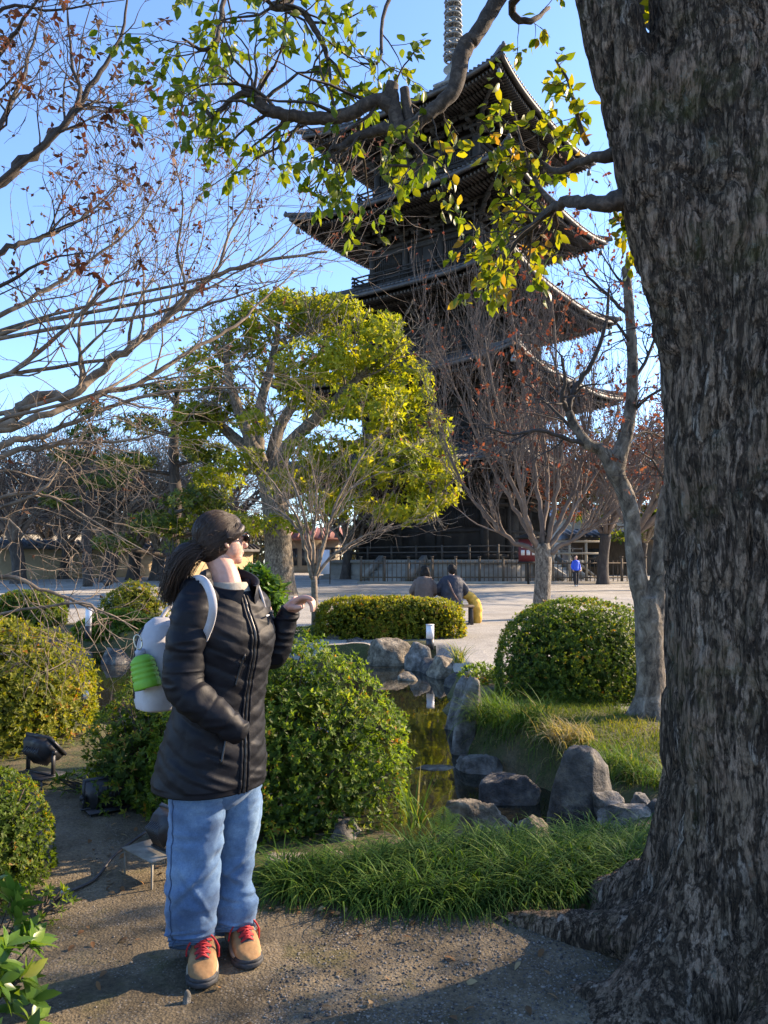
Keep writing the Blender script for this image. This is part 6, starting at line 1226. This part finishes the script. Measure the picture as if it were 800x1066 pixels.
# ================================================================== small figures
def jitter(V, N): return V + N * (.008 * fbm(V * 9, 3, 3))[:, None]
M_black_c = simple('black_cloth', [(.3, (.012, .012, .014)), (.7, (.03, .03, .034))], 12, .9); M_hairb = simple('black_hair', [(.3, (.010, .008, .007)), (.7, (.03, .024, .02))], 20, .7, spec=.15)
def walker(label, foot, H, face, coatm, trm, seed, hairm=M_hairb, stride=.12, armb=.1):
    root = thing('person', label, 'person', foot); s = H / 1.7; f = np.array([math.sin(face), -math.cos(face), 0]); r = np.array([f[1], -f[0], 0]); o = np.array(foot, float)
    q = lambda a, b_, c_: o + f * a * s + r * b_ * s + np.array([0, 0, c_ * s])
    bd = MB(); bd.ball(q(.01, 0, 1.58), (.095 * s, .08 * s, .115 * s), 16, np.array([f, r, [0, 0, 1]])); bd.path([q(0, 0, 1.5), q(0, 0, 1.38)], [.055 * s, .06 * s], 10); bd.path([q(0, 0, 1.4), q(0, 0, 1.1), q(0, 0, .9)], [.12 * s, .12 * s, .13 * s], 12)
    bd.path([q(.095, 0, 1.58), q(.112, 0, 1.555)], [.012 * s, .016 * s], 6)
    for sg in (1, -1):
        bd.path([q(0, .14 * sg, 1.38), q(-.02, .2 * sg, 1.12), q(armb, .19 * sg, .9), q(armb + .06, .17 * sg, .82)], [.05 * s, .042 * s, .033 * s, .035 * s], 10)
        bd.path([q(0, .08 * sg, .9), q(stride * sg * .6 + .03, .09 * sg, .5), q(stride * sg, .09 * sg, .08), q(stride * sg + .14, .1 * sg, .035)], [.08 * s, .055 * s, .04 * s, .035 * s], 10)
    bd.remesh('body', M_skin, root, .014, 3)
    c = MB(); c.path([q(0, 0, 1.44), q(0, 0, 1.36), q(0, 0, 1.1), q(0, 0, .86)], [.08 * s, .165 * s, .16 * s, .17 * s], 14)
    for sg in (1, -1): c.path([q(0, .12 * sg, 1.38), q(-.02, .21 * sg, 1.12), q(armb, .2 * sg, .9)], [.075 * s, .065 * s, .055 * s], 10)
    c.remesh('jacket', coatm, root, .016, 4, jitter)
    t_ = MB()
    for sg in (1, -1): t_.path([q(0, .07 * sg, .92), q(stride * sg * .6 + .03, .09 * sg, .5), q(stride * sg, .09 * sg, .09)], [.11 * s, .085 * s, .07 * s], 10)
    t_.remesh('trousers', trm, root, .016, 3)
    h = MB(); h.ball(q(-.02, 0, 1.63), (.1 * s, .09 * s, .09 * s), 14, np.array([f, r, [0, 0, 1]])); h.build('hair', hairm, root, True)
    sh = MB()
    for sg in (1, -1): sh.ball(q(stride * sg + .05, .095 * sg, .045), (.14 * s, .05 * s, .045 * s), 12, np.array([f, r, [0, 0, 1]]))
    sh.build('shoe', M_white, root, True); return root
f = P(600, 607, 40); walker('distant person in a bright blue jacket and black trousers walking on the plaza', (f[0], 40, hz(f[0], 40)), 1.6, .1, simple('bright_blue', [(.3, (.01, .07, .55)), (.7, (.02, .11, .72))], 6, .6), M_black_c, 5)
f = P(698, 600, 41); walker('distant person in a pale top and navy trousers at the edge of the big trunk', (f[0], 41, hz(f[0], 41)), 1.6, 2.6, M_white, simple('navy_cloth', [(.3, (.015, .02, .05)), (.7, (.03, .04, .09))], 6, .9), 6)
# ---- bench with the seated pair
BYY = 18.4; pz = lambda px, py, dy=0.: P(px, py, BYY + dy)
x0, x1 = pz(415, 640)[0], pz(493, 640)[0]; zg = hz((x0 + x1) / 2, BYY); sz = .42
bn = thing('bench', 'dark wooden bench behind the hedge seen from its right end', 'bench', ((x0 + x1) / 2, BYY, zg))
for k in range(4): MB().box(((x0 + x1) / 2, BYY - .18 + .12 * k, zg + sz), (x1 - x0, .1, .045)).build('seat_slat', M_wood, bn)
for x in (x0 + .06, (x0 + x1) / 2, x1 - .06):
    e = MB()
    for y in (-.2, .2): e.box((x, BYY + y, zg + sz / 2 - .03), (.07, .07, sz - .02))
    for z in (.06, sz - .06): e.box((x, BYY + .002, zg + z), (.06, .4, .06))
    e.build('leg_frame', M_bark_dk, bn)
def sitter(label, cx, coatm, hairm, wd, hs, seed, tilt=0., strap=None, hairlong=False, trm=M_black_c):
    root = thing('person', label, 'person', (cx, BYY, zg + sz)); s0 = zg + sz + .03; q = lambda a, b_, c_: np.array([cx + a + tilt * c_, BYY + b_, s0 + c_ * hs])   # a right, b away, c up
    bd = MB(); bd.ball(q(.0, .06, .78), (.09, .1, .115), 16); bd.path([q(0, .03, .68), q(0, .02, .56)], [.06, .07], 10); bd.path([q(0, .0, .55), q(0, -.02, .3), q(0, 0, .08)], [.14, .14, .16], 12)
    for sg in (1, -1):
        bd.path([q(.18 * sg, 0, .55), q(.25 * sg, .05, .3), q(.14 * sg, .3, .2), q(.05 * sg, .38, .2)], [.055, .045, .036, .035], 10)
        bd.path([q(.1 * sg, .0, .08), q(.12 * sg, .42, .08), q(.12 * sg, .45, -.3), q(.12 * sg, .58, -.41)], [.09, .07, .05, .04], 10)
    bd.remesh('body', M_skin, root, .014, 3)
    c = MB(); c.path([q(0, .03, .66), q(0, .0, .56), q(0, -.03, .35), q(0, -.02, .12), q(0, 0, .0)], [.09, .19 * wd, .215 * wd, .22 * wd, .22 * wd], 16)
    for sg in (1, -1): c.path([q(.13 * sg * wd, .0, .56), q(.27 * sg * wd, .04, .33), q(.2 * sg, .26, .2)], [.1, .085, .06], 10); c.path([q(0, .0, .57), q(.16 * sg * wd, 0, .55)], [.12, .1], 10)
    jo = c.remesh('coat', coatm, root, .014, 5, lambda V, N: V + N * (.022 * fbm(V * [7, 7, 9], 3, seed))[:, None])
    t_ = MB()
    for sg in (1, -1): t_.path([q(.1 * sg, .0, .06), q(.12 * sg, .42, .07), q(.12 * sg, .45, -.32)], [.12, .1, .07], 10)
    t_.remesh('trousers', trm, root, .014, 3)
    h = MB(); h.ball(q(0, .035, .82), (.105, .115, .115), 16)
    if hairlong: h.ball(q(0, .0, .73), (.125, .1, .13), 14); h.ball(q(.03, .02, .66), (.11, .08, .07), 12)
    else: h.ball(q(0, .0, .79), (.1, .09, .1), 14)
    h.remesh('hair', hairm, root, .012, 3, lambda V, N: V + N * (.02 * fbm(V * 16, 3, seed))[:, None])
    if strap is not None: MB().path([q(-.12, -.12, .6), q(-.08, -.235 * wd, .48), q(.03, -.25 * wd, .25), q(.16, -.2, .08)], .022, 6).build('bag_strap', strap, root, True)
    return root
M_taupe = simple('taupe_coat', [(.3, (.085, .06, .05)), (.7, (.15, .11, .09))], 7, .85); M_navy = simple('navy_coat', [(.3, (.012, .014, .024)), (.7, (.03, .034, .05))], 7, .7)
sitter('person with shoulder length dark hair in a taupe coat seated on the bench', pz(441, 620)[0], M_taupe, M_hairb, 1.0, 1.0, 4, .05, None, True)
sitter('person with short dark hair and navy coat with brown strap, seated on the bench', pz(470, 620)[0], M_navy, M_hairb, 1.22, 1.03, 8, .03, simple('brown_strap', [(.3, (.12, .06, .045)), (.7, (.2, .11, .08))], 8, .7), False, simple('grey_blue_trousers', [(.3, (.06, .07, .09)), (.7, (.13, .15, .18))], 5, .9))
M_yel = simple('mustard_padding', [(.3, (.45, .24, .03)), (.55, (.62, .36, .06)), (.75, (.72, .45, .1))], 6, .9)
yl = MB(); c = pz(491, 634, .3); yl.path([pz(482, 620, .25), pz(489, 621, .3), pz(495, 630, .3), pz(497, 643, .3), pz(494, 652, .3)], [.06, .12, .14, .12, .06], 14)
o = yl.remesh('padded_coat', M_yel, None, .014, 4, lambda V, N: V + N * (.022 * fbm(V * [6, 6, 12], 3, 2))[:, None]); tag(o, 'mustard yellow padded coat draped over the right end of the bench', 'coat')
# ================================================================== lamps and lights
def floodlight(label, foot, az, tilt, hw, hh, hd_, plate, legs, bw=.1, pm=M_black, off=0.):
    """boxy head in a yoke on a plate with four thin legs."""
    root = thing('floodlight', label, 'floodlight', foot); o = np.array(foot, float); f = np.array([math.sin(az), math.cos(az), 0]); s = np.array([f[1], -f[0], 0]); u = np.array([0, 0, 1.]); ax = np.array([s, f, u])
    MB().box(o + u * legs, (plate[0], plate[1], .008), ax=ax).build('base_plate', pm, root)
    for a in (-1, 1):
        for b_ in (-1, 1): MB().box(o + s * a * (plate[0] / 2 - .012) + f * b_ * (plate[1] / 2 - .012) + u * (legs / 2 - .03), (.008, .008, legs + .052), ax=ax).build('leg', pm, root)
    o = o + s * off; y = MB()
    for a in (-1, 1): y.box(o + s * a * (hw / 2 + .012) + u * (legs + bw / 2 + .004), (.008, .028, bw), ax=ax)
    y.box(o + u * (legs + .0085), (hw + .05, .03, .007), ax=ax); y.build('yoke', M_black, root)
    d = f * math.cos(tilt) + u * math.sin(tilt); v = np.cross(s, d); hc = o + u * (legs + bw); hx = np.array([s, d, v]); h = MB()
    k = [(-hd_ * .5, .45), (-hd_ * .45, .62), (0, .95), (hd_ * .38, 1.)]; h.loft(np.array([[hc + d * a + s * x * hw / 2 * sc + v * z * hh / 2 * sc for x, z in ((-1, -1), (-1, 1), (1, 1), (1, -1))] for a, sc in k])); 
    for q in np.linspace(-.7, .7, 7): h.box(hc - d * hd_ * .3 + s * q * hw / 2 * .8, (.006, hd_ * .5, hh * .8), ax=hx)
    h.box(hc + d * hd_ * .42, (hw * 1.06, .018, hh * 1.08), ax=hx); ho = h.build('lamp_head', M_black, root)
    MB().box(hc + d * (hd_ * .42 + .0105), (hw * .92, .004, hh * .92), ax=hx).build('glass', M_lens, ho); kn = MB()
    for a in (-1, 1): kn.tubes([hc + s * a * (hw / 2 + .004), hc + s * a * (hw / 2 + .03)], [.016, .016], 10)
    kn.build('pivot_knob', M_black, root, True); return root
f = G(42, 816); floodlight('black box floodlight tilted upward in front of the golden clipped bush', (f[0], f[1], hz(f[0], f[1])), .55, .75, .24, .17, .12, (.3, .2), .06, .15)
f = G(106, 848); floodlight('dark floodlight with a wide tilted plate half hidden under the low azalea', (f[0], f[1] + .1, hz(f[0], f[1])), -.6, .15, .26, .17, .1, (.26, .2), .02, .07)
f = G(166, 912); floodlight('floodlight on a rusty square plate right behind the legs of the woman', (f[0], f[1], hz(f[0], f[1])), .75, .5, .15, .12, .13, (.26, .24), .125, .11, M_steel, .05)
o = MB(); q0, q1 = G(72, 931), G(130, 895); o.path([q0 + [0, 0, .01], q0 * .6 + q1 * .4 + [.02, -.02, .012], q0 * .2 + q1 * .8 + [0, 0, .05], q1 + [.1, .02, .13]], .007, 8)
tag(o.build('power_cable', M_black, None, True), 'black cable running over the soil to the rusty plate floodlight', 'cable')
o = MB(); o.path([q0 + [-.035, 0, .012], q0 + [.0, 0, .012]], [.011, .013], 10); tag(o.build('cable_plug', M_white, None, True), 'small white connector lying at the end of the black cable', 'plug')
def pathlight(label, px, pyb, pyt, wd, z=0.):
    q = G(px, pyb, z); Yd = q[1]; h = P(px, pyt, Yd)[2] - z; r = wd / 2 * Yd / F; root = thing('path_light', label, 'path light', q); th = np.arange(20) * math.pi / 10
    cyl = lambda a, b_, k: np.array([[q + [k * r * math.cos(t), k * r * math.sin(t), zz] for t in th] for zz in (a, b_)])
    MB().loft(cyl(-.05, h * .36, .95)).build('black_base', M_black, root, True); MB().loft(cyl(h * .362, h * .97, .9)).build('white_shade', simple('white_acrylic', [(.3, (.72, .7, .68)), (.7, (.82, .8, .78))], 8, .4), root, True); MB().loft(cyl(h * .972, h, 1.)).build('lid', M_white, root, True)
pathlight('white cylinder path light on a black base before the yellow green hedge', 448, 673, 650, 9)
pathlight('white cylinder path light on the far left bank by the dangling twigs', 92, 662, 633, 7)
f = G(66, 642); floodlight('small dark floodlight on the far bank beside the dark round shrub', (f[0], f[1], hz(f[0], f[1])), -.9, .5, .3, .2, .3, (.3, .25), .12, .25)
f = G(112, 618); floodlight('tiny dark floodlight at the foot of the split trunk cherry', (f[0], f[1], hz(f[0], f[1])), .9, .6, .45, .3, .3, (.5, .4), .06, .3)
# ---- low wooden rail and stake by the big trunk
RYY = 10.5; pk_ = lambda px, py: P(px, py, RYY); rl = thing('wooden_rail', 'dark low wooden barrier seen between the forked maple and the big trunk', 'barrier', (*pk_(697, 700)[:2], 0)); a = pk_(697, 668)
MB().box((a[0], RYY, a[2] - .38), (.09, .09, .9)).build('post', M_bark_dk, rl); MB().box((a[0] + 1.2, RYY + .1, a[2] - .38), (.09, .09, .9)).build('post', M_bark_dk, rl); r_ = MB()
for z in (.03, .33): r_.beam(a + [-.02, .07, -z], a + [1.3, .17, -z], .04, .13)
r_.build('rail', M_wood, rl)
o = MB(); q = G(697, 745); o.path([q + [.04, 0, -.1], q + [0, 0, .08], q + [-.05, 0, .2]], [.035, .03, .022], 8); tag(o.build('wooden_stake', M_bark_dk, None, True), 'short dark leaning stake at the foot of the forked maple', 'stake')
